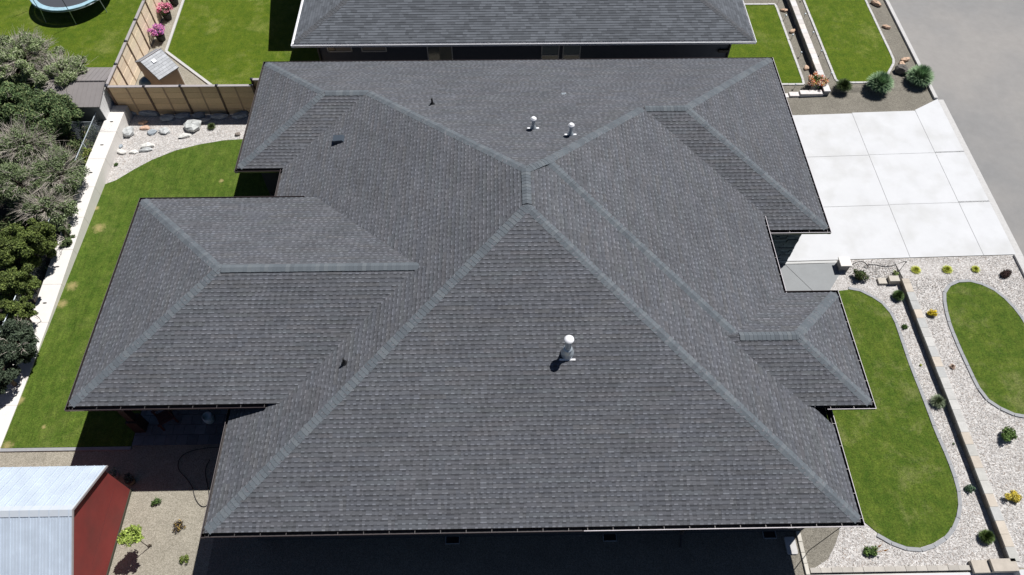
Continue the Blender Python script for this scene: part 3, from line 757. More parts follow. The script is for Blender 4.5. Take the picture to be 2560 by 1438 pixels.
# roof vents ----------------------------------------------------
def on_plane(u, v, f):
    """intersect pixel ray with z = f(x,y) = a*x+b*y+c"""
    a, b, c = f; d = ray(u, v); t = (a * CAM[0] + b * CAM[1] + c - CAM[2]) / (d[2] - a * d[0] - b * d[1]); p = CAM + t * d; return Vector(p)
PLS = (0, PT, 0); PLN = (0, -PT, PT * YB); PLW = (PT, 0, 0)
b0 = on_plane(1418, 884, PLS)
fl = MB(); ss = b0
Ms = Matrix.Translation(b0) @ Matrix((US, SS, NS)).transposed().to_4x4()
t = MB()
t.lathe([(.215, -.1), (.215, .1), (.19, .17), (.105, .36)], 28, b0); 
t.build('flashing_cone', M_GALV, roof, smooth_=True)
t = MB(); t.box(-.26, -.235, .022, .26, -.175, .036, M=Ms); t.build('flashing_strip', M_WHITE, roof)
t = MB(); t.lathe([(.105, .3), (.105, .82)], 24, b0); t.lathe([(.105, .335), (.155, .33), (.15, .35), (.105, .38)], 24, b0); t.build('flue_pipe', M_GALV, roof, smooth_=True)
t = MB(); t.lathe([(0, .98), (.08, .975), (.155, .94), (.16, .9), (.13, .885), (0, .885)], 28, b0); t.lathe([(.075, .82), (.075, .89)], 20, b0); t.build('rain_cap', M_WHITE, roof, smooth_=True)
def white_vent(u, v, hs):
    b = on_plane(u, v, PLN); t = MB()
    t.lathe([(.13, -.05), (.125, .06), (.065, .2), (.065, .42)], 20, b, 0); t.lathe([(.05, .4), (.05, .47)], 16, b, 1)
    t.lathe([(0, .6), (.07, .59), (.12, .53), (.12, .48), (.08, .46), (0, .46)], 20, b, 1)
    Mv = Matrix.Translation(b) @ Matrix((US, Vector((0, 1, -PT)).normalized(), Vector((0, PT, 1)).normalized())).transposed().to_4x4()
    t.box(-.23, -.06, .022, .23, .05, .036, 1, M=Mv)
    return t.build('metal_vent', [M_GALV, M_WHITE], roof, smooth_=False)
white_vent(1333, 322, 1); white_vent(1426, 338, 1)
def pipe_vent(u, v, pl, lean):
    b = on_plane(u, v, pl); t = MB(); t.tube([b - Vector((0, 0, .1)), b + Vector((0, 0, .34))], .04, 12); t.lathe([(.11, .03), (.075, .07), (.045, .14)], 14, b); t.build('pipe_vent', M_BLACK, roof)
pipe_vent(1081, 262, PLN, 0); pipe_vent(862, 909, PLW, 0)
# hooded vent on the west slope
b = on_plane(848, 352, PLW); Mw = Matrix.Translation(b) @ Matrix((Vector((0, -1, 0)), Vector((1, 0, PT)).normalized(), nW)).transposed().to_4x4() @ Matrix.Scale(1.25, 4)
t = MB()
for pts in ([(-.14, -.14, .02), (.14, -.14, .02), (.14, -.14, .17), (-.14, -.14, .17)], [(-.14, -.14, .17), (.14, -.14, .17), (.13, .16, .1), (-.13, .16, .1)], [(-.13, .16, .1), (.13, .16, .1), (.14, .2, .02), (-.14, .2, .02)],
            [(-.14, -.14, .02), (-.14, -.14, .17), (-.13, .16, .1), (-.14, .2, .02)], [(.14, -.14, .02), (.14, -.14, .17), (.13, .16, .1), (.14, .2, .02)]):
    t.face([Mw @ Vector(p) for p in pts])
t.build('hood_vent', M_BLUEVENT, roof)
b = on_plane(1409, 236, PLN); t = MB()
for dx in (-.07, 0, .07): t.box(b.x + dx - .02, b.y - .03, b.z, b.x + dx + .02, b.y + .03, b.z + .06)
t.box(b.x - .1, b.y - .06, b.z + .02, b.x + .1, b.y + .05, b.z + .04); t.build('roof_bracket', M_GALV, roof)

# ------------------------------------------------------------------ neighbour's house
nh = thing('house', 'neighbouring house with paler grey roof and white gutters along the top edge', 'house', (10, 28, ZG))
shingles = MB(); deck = MB()
NX0, NX1, NY0 = -.79, 21.45, 23.1; NP = .3; ND = 11.0
add_plane((NX0, NY0), 'S', 0, NP, [[(NX0, NY0), (NX1, NY0), (NX1 - ND / 2, NY0 + ND / 2), (NX0 + ND / 2, NY0 + ND / 2)]], 31, pieces=cool_pieces)
add_plane((NX0, NY0), 'W', 0, NP, [[(NX0, NY0), (NX0 + ND / 2, NY0 + ND / 2), (NX0, NY0 + ND)]], 32, pieces=cool_pieces)
add_plane((NX1, NY0), 'E', 0, NP, [[(NX1, NY0), (NX1 - ND / 2, NY0 + ND / 2), (NX1, NY0 + ND)]], 33, pieces=cool_pieces)
add_plane((NX0, NY0 + ND), 'N', 0, NP, [[(NX0, NY0 + ND), (NX1, NY0 + ND), (NX1 - ND / 2, NY0 + ND / 2), (NX0 + ND / 2, NY0 + ND / 2)]], 34, pieces=cool_pieces)
# its covered patio, mostly beyond the top of the picture
add_plane((-2.2, 27.9), 'S', 0, NP, [[(-2.2, 27.9), (0, 27.9), (0, 36), (-2.2, 36)]], 35, pieces=cool_pieces)
nroof = deck.build('roof', M_DECK, nh); shingles.build('shingle_field', M_SHINGLE, nroof, kind='stuff')
cap_list = []
n1, n2, n3 = nrm('S', NP), nrm('W', NP), nrm('E', NP)
capcol2 = capcol; capcol = [(.082, .085, .092), (.088, .09, .098), (.078, .082, .09)]
cap_run2((NX0, NY0, 0), (NX0 + ND / 2, NY0 + ND / 2, NP * ND / 2), n1, n2); cap_run2((NX1, NY0, 0), (NX1 - ND / 2, NY0 + ND / 2, NP * ND / 2), n1, n3)
for c in cap_list:
    if (c[0] - camv).length > 45: continue
    m_ = MB(); cap_faces(m_, c); m_.build('ridge_cap', M_CAP, nroof, loc=c[0])
MW2 = [M_WHITE, M_WHITE]
gutter((NX0, NY0), (NX1, NY0), 0, (0, -1), nh, MW2, hang=False); gutter((NX0, NY0), (NX0, NY0 + ND), 0, (-1, 0), nh, MW2, hang=False); gutter((NX1, NY0), (NX1, NY0 + ND), 0, (1, 0), nh, MW2, hang=False)
m_ = MB(); m_.box(NX0 + .05, NY0 + .03, -.2, NX1 - .05, NY0 + ND - .03, -.165); m_.box(-2.15, 27.95, -.2, -.9, 36, -.165); m_.build('soffit', M_SOFFIT, nh)
m_ = MB(); m_.box(.05, NY0 + .65, ZG - .1, NX1 - .75, NY0 + ND - .6, -.19); m_.build('wall', mat('neighbour_siding', (.085, .097, .125), .85, .06, 4), nh)
yw_ = NY0 + .65
def nwin(x0, x1, z0, z1, split, blind):
    f_ = MB()
    for (a, b, c, d) in ((x0, z0, x0 + .05, z1), (x1 - .05, z0, x1, z1), (x0, z0, x1, z0 + .05), (x0, z1 - .05, x1, z1)): f_.box(a, yw_ - .05, b, c, yw_ + .01, d)
    if split: f_.box(x0 + .05, yw_ - .045, split, x1 - .05, yw_ + .01, split + .05)
    fo = f_.build('window', M_FRAME, nh)
    g_ = MB(); g_.box(x0 + .05, yw_ - .02, z0 + .05, x1 - .05, yw_ - .008, z1 - .05); g_.build('pane', M_GLASS, fo)
    if blind: g_ = MB(); g_.box(blind[0], yw_ - .03, blind[1], blind[2], yw_ - .021, blind[3]); g_.build('blind', blind[4], fo)
mb1 = mat('blind_beige', (.34, .3, .25), .8); mb2 = mat('curtain_grey', (.24, .28, .28), .8); mb3 = mat('door_olive', (.2, .2, .17), .6)
nwin(.56, 1.79, -.97, -.3, None, (1.0, -.9, 1.74, -.35, mb1)); nwin(2.25, 3.5, -.98, -.3, None, (2.3, -.9, 3.45, -.35, mb1))
nwin(5.5, 6.76, -2.7, -.35, None, (6.1, -2.6, 6.71, -.4, mb3)); nwin(11.2, 12.1, -1.9, -.35, -1.3, (11.25, -1.22, 12.05, -.4, mb2)); nwin(12.27, 13.17, -1.9, -.35, -1.3, (12.32, -1.22, 13.12, -.4, mb2))
m_ = MB(); m_.tube([(20.62, yw_ - .05, -.25), (20.62, yw_ - .05, -3.1)], .045, 8); m_.build('downspout', M_BLACK, nh); m_ = MB(); m_.tube([(.15, yw_ - .06, -.2), (.15, yw_ - .06, -3.1)], .05, 8); m_.build('downspout', M_BLACK, nh)
m_ = MB(); m_.box(20.1, yw_ - .12, -1.15, 20.6, yw_, -1.0); m_.build('pipe_bracket', M_BLACK, nh)

# ------------------------------------------------------------------ white block wall on the west side
def taper(y): return .06 + .62 * smooth((y - 6.5) / 12)
ww = thing('retaining_wall', 'long white concrete block wall along the left side of the back lawn', 'wall', (-9.9, 12, ZG))
ycuts = [gz(u, v, ZG + taper(yy)).y for u, v, yy in [(277, 329, 19.6), (248, 397, 17.8), (226, 468, 16), (205, 544, 14.3), (184, 625, 12.6), (160, 711, 11), (133, 806, 9.2), (86, 906, 7.6), (45, 1013, 5.9), (2, 1118, 4.4)]]
ys = [21.25] + ycuts + [2.6, .9]
for i in range(len(ys) - 1):
    y1, y0 = ys[i] - .006, ys[i + 1] + .006; m_ = MB(); z0, z1 = ZG + taper(y0), ZG + taper(y1); x0, x1 = wall_x0, wall_x1
    P = [(x0, y0, ZG - .2), (x1, y0, ZG - .2), (x1, y1, ZG - .2), (x0, y1, ZG - .2), (x0, y0, z0), (x1, y0, z0), (x1, y1, z1), (x0, y1, z1)]
    for q in ((4, 5, 6, 7), (0, 1, 5, 4), (1, 2, 6, 5), (2, 3, 7, 6), (3, 0, 4, 7)): m_.face([P[k] for k in q])
    m_.build('block', M_BLOCKW, ww)
for i in range(len(ys) - 1):
    yc_ = (ys[i] + ys[i + 1]) / 2; m_ = MB(); zc_ = ZG + taper(yc_) + .004
    m_.face([(-9.92 + .09 * math.cos(a), yc_ + .035 * math.sin(a), zc_ + .004) for a in [k * math.pi / 5 for k in range(10)]]); m_.build('lifting_slot', mat('slot_shade', (.03, .03, .03), .9), ww)
m_ = MB(); m_.box(-10.25, 21.27, ZG, -9.45, 21.68, ZG + .72); m_.build('end_block', M_KERB, ww)

# chain-link fence
clf = thing('chain_link_fence', 'galvanised chain-link fence standing along the left edge of the white wall', 'fence', (-10.55, 12, ZG))
fx = -10.5; zt = -2.05
m_ = MB(); m_.tube([(fx, 1, zt), (fx, 21.4, zt)], .022, 8); m_.build('top_rail', M_GALV, clf)
for i in range(9): m_ = MB(); m_.tube([(fx, 1.5 + i * 2.45, ZG), (fx, 1.5 + i * 2.45, zt + .05)], .028, 8); m_.build('post', M_GALV, clf)
m_ = MB()
y = 1.0
while y < 21.4:
    h_ = zt - (ZG + .05); 
    for sgn in (1, -1):
        a = Vector((fx + .004 * sgn, y if sgn > 0 else y + h_, ZG + .05)); b = Vector((fx + .004 * sgn, y + h_ if sgn > 0 else y, zt))
        m_.tube([a, b], .0022, 3, cap=False)
    y += .075
m_.build('wire_mesh', M_GALV, clf, kind='stuff')
clf2 = thing('chain_link_fence', 'short chain-link fence panel in front of the dark-roofed shed', 'fence', (-11.6, 19.8, ZG))
m_ = MB(); m_.tube([(-13, 20.0, -2.0), (-10.5, 20.0, -2.0)], .022, 8); m_.build('top_rail', M_GALV, clf2)
m_ = MB(); x = -13.2
while x < -10.5:
    for sgn in (1, -1):
        m_.tube([(x if sgn > 0 else x + 1.1, 20.0 + .004 * sgn, ZG + .05), (x + 1.1 if sgn > 0 else x, 20.0 + .004 * sgn, -2.0)], .0025, 3, cap=False)
    x += .075
m_.build('wire_mesh', M_GALV, clf2, kind='stuff')

# soil under the trees
ground_sheet('soil', [(-40, -4), (-10.3, -4), (-10.3, 20.4), (-40, 20.4)], M_DIRT, .0)

# ------------------------------------------------------------------ wooden fence
wf = thing('wooden_fence', 'cedar board fence with brown posts running across behind the house', 'fence', (-6.5, 21.8, ZG))
def fence_run(root, pts, ztop, side, boards=5, light=True):
    """side: normal direction the boards' face is offset to"""
    for i in range(len(pts) - 1):
        a, b = Vector((*pts[i], 0)), Vector((*pts[i + 1], 0)); d = (b - a).normalized(); n = Vector((-d.y, d.x, 0)) * side
        H = ztop - ZG - .06; hb = H / boards
        for k in range(boards):
            z0 = ZG + .03 + k * hb; kk = random.uniform(.86, 1.14); kl = kk * .3 + .7; col = (.86 * kl, .71 * kl * random.uniform(.97, 1.02), .54 * kl * random.uniform(.95, 1.03))
            if not light: col = (.62 * kk, .44 * kk, .25 * kk)
            m_ = MB(); aa = a + d * .05 + Vector((0, 0, z0)); bb = b - d * .05 + Vector((0, 0, z0)); off = n * random.uniform(.0, .012)
            m_.obox(aa + off, bb + off, .011, 0, hb - .014, 0, col); m_.build('board', M_WOOD, root)
        mid = (a + b) / 2; 
        m_ = MB(); m_.obox(mid - d * .035 + n * .024 + Vector((0, 0, ZG)), mid + d * .035 + n * .024 + Vector((0, 0, ZG)), .011, .03, H, 0, (.4, .27, .17)); m_.build('batten', M_WOOD, root)
        m_ = MB(); m_.obox(a + Vector((0, 0, ztop)) + d * .05, b + Vector((0, 0, ztop)) - d * .05, .07, -.02, .02); m_.build('top_rail', M_RAIL, root)
    for p in pts:
        m_ = MB(); m_.box(p[0] - .048, p[1] - .048, ZG, p[0] + .048, p[1] + .048, ztop + .03); po = m_.build('post', M_POST, root)
        m_ = MB(); m_.box(p[0] - .062, p[1] - .062, ztop + .03, p[0] + .062, p[1] + .062, ztop + .06)
        m_.face([(p[0] - .062, p[1] - .062, ztop + .0605), (p[0] + .062, p[1] - .062, ztop + .0605), (p[0], p[1], ztop + .09)]); m_.face([(p[0] + .062, p[1] - .062, ztop + .0605), (p[0] + .062, p[1] + .062, ztop + .0605), (p[0], p[1], ztop + .09)])
        m_.face([(p[0] + .062, p[1] + .062, ztop + .0605), (p[0] - .062, p[1] + .062, ztop + .0605), (p[0], p[1], ztop + .09)]); m_.build('post_cap', M_CAPB, po)
fence_run(wf, [(-9.98, 21.77), (-8.18, 21.76), (-6.43, 21.76), (-4.67, 21.76), (-2.95, 21.76)], -1.37, -1, 5, False)
fence_run(wf, [(-2.93, 21.9), (-1.2, 21.9), (.5, 21.9)], -1.12, -1, 5, False)
wf2 = thing('wooden_fence', 'sunlit pale cedar fence running away from the corner beside the small shed', 'fence', (-10, 27, ZG))
fence_run(wf2, [(-10.02, 21.8 + .05), (-10.02, 23.4), (-10.02, 25.18), (-10.02, 26.95), (-10.02, 28.7), (-10.02, 30.45), (-10.02, 32.2), (-10.02, 33.9)], -1.37, -1, 5, True)

# ------------------------------------------------------------------ sheds
def shed_planes(name, label, A, B, C, D, E, F, base, mroof, mwall, overhang=.1):
    pass
# small playhouse-like shed with grey shingles
A, B = Vector((-7.586, 22.258, -1.4)), Vector((-6.852, 23.198, -1.4)); C, D = Vector((-8.463, 22.958, -.85)), Vector((-7.698, 23.933, -.85)); E0, F0 = Vector((-8.981, 23.366, -1.18)), Vector((-8.2, 24.34, -1.18))
sd = thing('garden_shed', 'small tan garden shed with pale grey shingled gable roof in the fence corner', 'shed', (-8, 23.2, ZG))
r_ = MB(); 
r_.face([A, B, D, C]); r_.face([C, D, F0, E0])
t = Vector((0, 0, -.05))
for a, b in ((A, B), (B, D), (C, A), (D, F0), (F0, E0), (E0, C)): r_.face([a, b, b + t, a + t])
r_.face([A + t, C + t, D + t, B + t]); r_.face([C + t, E0 + t, F0 + t, D + t])
rf = r_.build('roof', mat('shed_deck', (.25, .25, .26), .9), sd)
dU = (B - A).normalized(); dS = (C - A); LS = dS.length; dS.normalize(); nn = dU.cross(dS).normalized(); nn = nn if nn.z > 0 else -nn; LU = (B - A).length
rows = 8
for k in range(rows):
    u = -random.random() * .2; s0 = LS * k / rows; s1 = LS * (k + 1) / rows
    while u < LU:
        w2 = random.uniform(.18, .3); a_, b_ = max(0, u), min(LU, u + w2); u += w2
        if b_ - a_ < .02: continue
        k_ = random.uniform(.85, 1.12); m_ = MB(); P = [A + dU * a_ + dS * s0 + nn * .016, A + dU * (b_ - .004) + dS * s0 + nn * .016, A + dU * (b_ - .004) + dS * s1 + nn * .005, A + dU * a_ + dS * s1 + nn * .005]
        m_.face(P, 0, (.45 * k_, .46 * k_, .475 * k_)); m_.face([P[0] - nn * .014, P[1] - nn * .014, P[1], P[0]], 0, (.2, .2, .2)); m_.build('shingle', M_SHINGLE, rf)
m_ = MB(); m_.tube([C + Vector((0, 0, .02)), D + Vector((0, 0, .02))], .03, 6); m_.build('ridge_cap', M_RAIL, rf)
vc = A + dU * LU * .42 + dS * LS * .72; m_ = MB(); Mx = Matrix.Translation(vc) @ Matrix((dU, dS, nn)).transposed().to_4x4(); m_.box(-.09, -.09, .01, .09, .09, .06, M=Mx); m_.build('skylight', M_WHITE, rf)
m_ = MB(); ce = (A + B + E0 + F0) / 4
def ins(p, k=.1): q = p + (Vector((ce.x, ce.y, p.z)) - p) * k; return q
a, b, c, d_, e, f = ins(A), ins(B), C + (D - C) * .06, D + (C - D) * .06, ins(E0), ins(F0)
g0 = lambda p: Vector((p.x, p.y, ZG))
m_.face([a, b, g0(b), g0(a)]); m_.face([e, f, g0(f), g0(e)]); m_.face([a, c - Vector((0, 0, .06)), e, g0(e), g0(a)]); m_.face([b, d_ - Vector((0, 0, .06)), f, g0(f), g0(b)])
m_.build('wall', M_TANW, sd)
m_ = MB(); m_.tube([g0(b), b], .04, 4); m_.build('corner_trim', M_BLOCKW, sd)
# blue tarpaulin bundle / wheelbarrow between shed and fence
wb = thing('wheelbarrow', 'dark blue upturned wheelbarrow between the small shed and the fence', 'wheelbarrow', gp(372, 208))
p = gz(367, 200, -2.3); m_ = MB(); 
def dome(m_, c, rx, ry, rz, ang, n=12, rings=5, col=None):
    ca, sa = math.cos(ang), math.sin(ang); prev = None
    for i in range(rings + 1):
        t = math.pi / 2 * i / rings; R_ = []
        for k in range(n):
            x = rx * math.cos(t) * math.cos(2 * math.pi * k / n); y = ry * math.cos(t) * math.sin(2 * math.pi * k / n)
            R_.append(Vector((c[0] + x * ca - y * sa, c[1] + x * sa + y * ca, c[2] + rz * math.sin(t))))
        if prev:
            for k in range(n): m_.face([prev[k], prev[(k + 1) % n], R_[(k + 1) % n], R_[k]], 0, col)
        prev = R_
MBLUE = mat('blue_tarp', (.05, .12, .22), .4, .2, 8)
dome(m_, (p.x, p.y, -2.4), .44, .32, .28, .6); m_.build('tray', MBLUE, wb)
p2 = gz(382, 210, -2.9); m_ = MB(); dome(m_, (p2.x, p2.y, ZG + .02), .3, .22, .3, -.4); m_.build('cover', MBLUE, wb)
m_ = MB(); m_.tube([(p.x, p.y, -2.5), (p.x - .1, p.y - .1, ZG)], .03, 6); m_.build('leg', M_WHITE, wb)

# dark-roofed shed beyond the chain link fence
bs = thing('storage_shed', 'storage shed with brown ribbed metal roof beyond the fence corner', 'shed', (-11.6, 21.8, ZG))
x0, x1 = -13.4, -10.12; yr = 22.05; y0, y1 = 20.62, 23.5; ze, zr = -1.62, -1.28
rp = MB()
for (ya, yb_) in ((y0, yr), (y1, yr)):
    rp.face([(x0, ya, ze), (x1, ya, ze), (x1, yb_, zr), (x0, yb_, zr)]); rp.face([(x0, ya, ze - .04), (x1, ya, ze - .04), (x1, yb_, zr - .04), (x0, yb_, zr - .04)])
    rp.face([(x0, ya, ze), (x1, ya, ze), (x1, ya, ze - .04), (x0, ya, ze - .04)])
ro = rp.build('roof', M_DTIN, bs)
x = x0 + .06
while x < x1:
    for (ya, yb_) in ((y0, yr), (y1, yr)):
        m_ = MB(); m_.tube([(x, ya, ze + .008), (x, yb_, zr + .008)], .014, 4); m_.build('rib', M_DTIN, ro)
    x += .225
m_ = MB(); m_.tube([(x0, yr, zr + .01), (x1, yr, zr + .01)], .035, 6); m_.build('ridge_cap', mat('dark_ridge', (.09, .08, .08), .5), ro)
m_ = MB(); m_.box(x0 + .08, y0 + .08, ZG, x1 - .1, y1 - .08, ze - .03); m_.build('wall', mat('shed_grey', (.11, .12, .125), .7), bs)
y = y0 + .1
while y < y1 - .15:
    m_ = MB(); zz = ze - .03 + (zr - ze) * (1 - abs(y + .1 - yr) / (yr - y0)); m_.box(x1 - .1, y, ZG, x1 - .07 , y + .19, zz, 0, None); m_.build('panel', M_RAIL if False else mat('pale_siding', (.72, .72, .72), .6), bs); y += .2

# red shed with pale metal roof, bottom left
rs = thing('red_shed', 'dark red shed with pale ribbed metal roof at the bottom left corner', 'shed', (-6, 1, ZG))
EZ = -.99
hR, lR = None, None
ap = gz(180, 1275, -.35); xw = -4.26
# find ridge height so that the apex lies above the wall line x = xw + small overhang
best = min((abs(gz(180, 1275, z).x - (xw + .1)), z) for z in [(-1.2 + .02 * i) for i in range(80)]); zR = best[1]; ap = gz(180, 1275, zR)
eaveN = gz(259, 1163, EZ + .05); yRid = ap.y; yN = eaveN.y; yS_ = 2 * yRid - yN
xe = xw + .12; xW_ = -12.0
rp = MB()
zE = EZ + .0
for (ya, sg) in ((yN, 1), (yS_, -1)):
    rp.face([(xW_, ya, zE), (xe, ya, zE), (xe, yRid, zR), (xW_, yRid, zR)]); rp.face([(xW_, ya, zE - .05), (xe, ya, zE - .05), (xe, yRid, zR - .05), (xW_, yRid, zR - .05)])
    rp.face([(xW_, ya, zE), (xe, ya, zE), (xe, ya, zE - .05), (xW_, ya, zE - .05)]); rp.face([(xe, ya, zE), (xe, yRid, zR), (xe, yRid, zR - .05), (xe, ya, zE - .05)])
ro = rp.build('roof', M_TIN, rs)
x = xe - .1; i = 0
while x > xW_:
    for ya in (yN, yS_):
        m_ = MB(); m_.obox((x, ya, zE), (x, yRid, zR), .018 if i % 3 == 0 else .008, 0, .032 if i % 3 == 0 else .012)
        if i % 3 == 0: m_.build('rib', M_TIN, ro)
        else: m_.build('rib', M_TIN, ro)
    x -= .1; i += 1
for ya in (yN, yS_):
    dd = (yRid - ya); s_n = .17 / abs(dd); m_ = MB(); a = Vector((xe + .01, yRid, zR + .03)); b = Vector((xW_, yRid, zR + .03)); c = Vector((xW_, yRid - dd * s_n, zR + .03 - (zR - zE) * s_n)); e = Vector((xe + .01, yRid - dd * s_n, zR + .03 - (zR - zE) * s_n))
    m_.face([a, b, c, e]); m_.face([c, e, e - Vector((0, 0, .03)), c - Vector((0, 0, .03))]); m_.build('ridge_cap', M_TINBAND, ro)
for ya in (yN, yS_):
    m_ = MB(); m_.obox((xe + .012, ya, zE - .05), (xe + .012, yRid, zR - .05), .012, 0, .085); m_.build('rake_trim', M_RAIL, ro)
yw0, yw1 = yS_ + .12, yN - .12
m_ = MB(); sl = (zR - zE) / (yN - yRid)
m_.face([(xw, yw0, ZG), (xw, yw1, ZG), (xw, yw1, zR - .05 - sl * (yw1 - yRid)), (xw, yRid, zR - .05), (xw, yw0, zR - .05 - sl * (yRid - yw0))])
m_.box(xW_ + .1, yw0 + .01, ZG, xw - .02, yw1 - .01, zE - .02); m_.build('wall', M_RED, rs)
m_ = MB(); m_.box(xw, yw0 - .02, ZG, xw + .03, yw1 + .02, ZG + .1); m_.build('base_board', mat('brown_board', (.05, .045, .03), .8), rs)
for zz in (ZG + 1.15,): m_ = MB(); m_.box(xw, yw0 + .6, zz, xw + .004, yw1 - .3, zz + .008); m_.build('siding_seam', mat('seam_red', (.11, .02, .02), .8), rs)

# ------------------------------------------------------------------ patio pavers and furniture
pt = bpy.data.objects.new('patio', None); COL.objects.link(pt); pt['kind'] = 'structure'; pt.location = (-2, 6, ZG)
y = 4.1; r = 0
while y < 7.0:
    x = -4.7 - (.2 if r % 2 else 0)
    while x < .6:
        k = random.uniform(.8, 1.2); m_ = MB(); m_.box(max(-4.7, x) + .006, y + .006, ZG, min(.6, x + .4) - .006, y + .39, ZG + .04, 0, (.15 * k, .17 * k, .19 * k)); m_.build('paver', M_PAVER, pt); x += .4
    y += .4; r += 1
ground_sheet('patio_floor', [(-4.7, 6.9), (.6, 6.9), (.6, 12.6), (-4.7, 12.6)], M_CONC2, .03)
c0 = gp(420, 1052); ch_ = thing('garden_chair', 'dark red slatted garden chair in the shade of the patio roof', 'chair', c0)
ch_.rotation_euler = (0, 0, 0)
Mc = Matrix.Translation(c0) @ Matrix.Rotation(rad(-55), 4, 'Z')
for k in range(5): m_ = MB(); m_.box(-.25 + k * .1, -.25, .36 - .0, -.16 + k * .1, .3, .38, M=Mc); m_.build('seat_slat', M_DRED, ch_)
for k in range(6): m_ = MB(); m_.box(-.3 + k * .1, .28 + .0, .35, -.21 + k * .1, .31, 1.05 - abs(k - 2.5) * .04, M=Mc); m_.build('back_slat', M_DRED, ch_)
for sx in (-.36, .3): m_ = MB(); m_.box(sx, -.3, .56, sx + .1, .35, .585, M=Mc); m_.build('armrest', M_DRED, ch_)
for sx in (-.33, .3):
    for sy in (-.28, .26): m_ = MB(); m_.box(sx, sy, 0, sx + .04, sy + .07, .56, M=Mc); m_.build('leg', M_DRED, ch_)
b = gp(527, 1052); po = MB(); po.lathe([(0, 0), (.15, 0), (.2, .2), (.19, .42), (.16, .45), (.15, .42), (0, .4)], 24, b); tag(po.build('ceramic_pot', mat('pale_glaze', (.42, .55, .58), .4), loc=b, smooth_=True), 'pale rounded ceramic pot in deep shade under the patio roof', 'pot')
hp = [gp(*q) for q in [(560, 1119), (520, 1120), (475, 1128), (450, 1143), (444, 1165), (450, 1180), (470, 1200), (483, 1220), (487, 1245), (500, 1265), (512, 1268), (520, 1262), (524, 1240), (520, 1215), (514, 1190), (514, 1170), (525, 1150)]]
hp = smooth_poly(hp, 2, False); m_ = MB(); m_.tube([p + Vector((0, 0, .02)) for p in hp], .013, 6); tag(m_.build('garden_hose', M_BLACK), 'black garden hose looping over the gravel beside the left house wall', 'hose')

# splash pad and edging at the house's south-east corner
m_ = MB(); c = (gp(1958, 1345) + gp(1988, 1385)) / 2
def rrect(m_, cx, cy, w, h, r, z0, z1, n=5):
    pts = []
    for (sx, sy, a0) in ((1, 1, 0), (-1, 1, 90), (-1, -1, 180), (1, -1, 270)):
        for k in range(n + 1): a = rad(a0 + 90 * k / n); pts.append((cx + sx * (w / 2 - r) + r * math.cos(a), cy + sy * (h / 2 - r) + r * math.sin(a)))
    m_.face([(x, y, z1) for x, y in pts])
    for k in range(len(pts)): a, b = pts[k], pts[(k + 1) % len(pts)]; m_.face([(a[0], a[1], z0), (b[0], b[1], z0), (b[0], b[1], z1), (a[0], a[1], z1)])
rrect(m_, c.x + .05, c.y, .36, .58, .06, ZG, ZG + .06); tag(m_.build('concrete_pad', M_KERB), 'small rounded pale concrete pad half in the shade by the corner of the house', 'pad')
ge = thing('stone_edging', 'narrow row of pale edging stones along the bottom of the front garden', 'edging', (22, -.72, ZG))
x = 19.36
while x < 24.85:
    k = random.uniform(.85, 1.08); m_ = MB(); m_.box(x + .005, -.8, ZG - .05, x + .355, -.64, ZG + .1 + random.uniform(-.01, .01), 0, (.44 * k, .41 * k, .37 * k)); m_.build('block', M_BLOCKT, ge); x += .36
ge2 = thing('stone_edging', 'short strip of edging blocks running from the house corner to the bottom edge', 'edging', (19.35, 0, ZG))
y = .95
while y > -.9:
    k = random.uniform(.85, 1.08); m_ = MB(); m_.box(19.2, y - .35, ZG - .05, 19.33, y - .005, ZG + .08 + random.uniform(-.01, .01), 0, (.56 * k, .53 * k, .47 * k)); m_.build('block', M_BLOCKT, ge2); y -= .36
ground_sheet('neighbour_driveway', [(18.9, -4), (32, -4), (32, -.86), (18.9, -.86)], M_CONC, .03)
for (u, v, w, d, h, lab) in ((2455, 1416, .62, .4, .2, 'broad tan step block left of the other at the bottom right corner'), (2512, 1412, .85, .4, .34, 'broad tan step block under the end of the front retaining wall')):
    p = gz(u, v, ZG + h); m_ = MB(); m_.box(p.x - w / 2, p.y - d / 2, ZG, p.x + w / 2, p.y + d / 2, ZG + h, 0, (.47, .42, .36)); tag(m_.build('step_block', M_BLOCKT, loc=(p.x, p.y, ZG)), lab, 'block')
for (u, v, w, d, h, lab) in ((2207, 702, .38, .28, .14, 'pale sandstone block lying lowest beside the start of the front wall'), (2236, 696, .42, .28, .3, 'pale sandstone block on top at the start of the front wall')):
    p = gz(u, v, ZG + h); m_ = MB(); m_.box(p.x - w / 2, p.y - d / 2, ZG, p.x + w / 2, p.y + d / 2, ZG + h, 0, (.5, .46, .4)); tag(m_.build('step_block', M_BLOCKT, loc=(p.x, p.y, ZG)), lab, 'block')

def block_wall(root, x0, x1, y0, y1, z0, z1, step, cols, courses):
    y = y0
    while y < y1 - .05:
        L_ = step * random.uniform(.9, 1.1); ye = min(y1, y + L_); k = random.uniform(.9, 1.08); c = random.choice(cols)
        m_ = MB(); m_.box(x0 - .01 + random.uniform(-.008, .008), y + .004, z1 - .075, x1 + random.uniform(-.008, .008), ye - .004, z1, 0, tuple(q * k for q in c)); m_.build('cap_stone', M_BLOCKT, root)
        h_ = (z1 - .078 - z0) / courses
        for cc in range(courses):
            m_ = MB(); m_.box(x0 + random.uniform(.01, .03), y + .006, z0 + cc * h_, x1 - .03, ye - .006, z0 + (cc + 1) * h_ - .005, 0, tuple(q * .4 * k for q in c)); m_.build('block', M_BLOCKT, root)  # same stone as the caps, darkened to paint in the shaded face
        y = ye
rw = thing('retaining_wall', 'low tan stone retaining wall running between the two front garden lawns', 'wall', (26.2, 5, ZG))
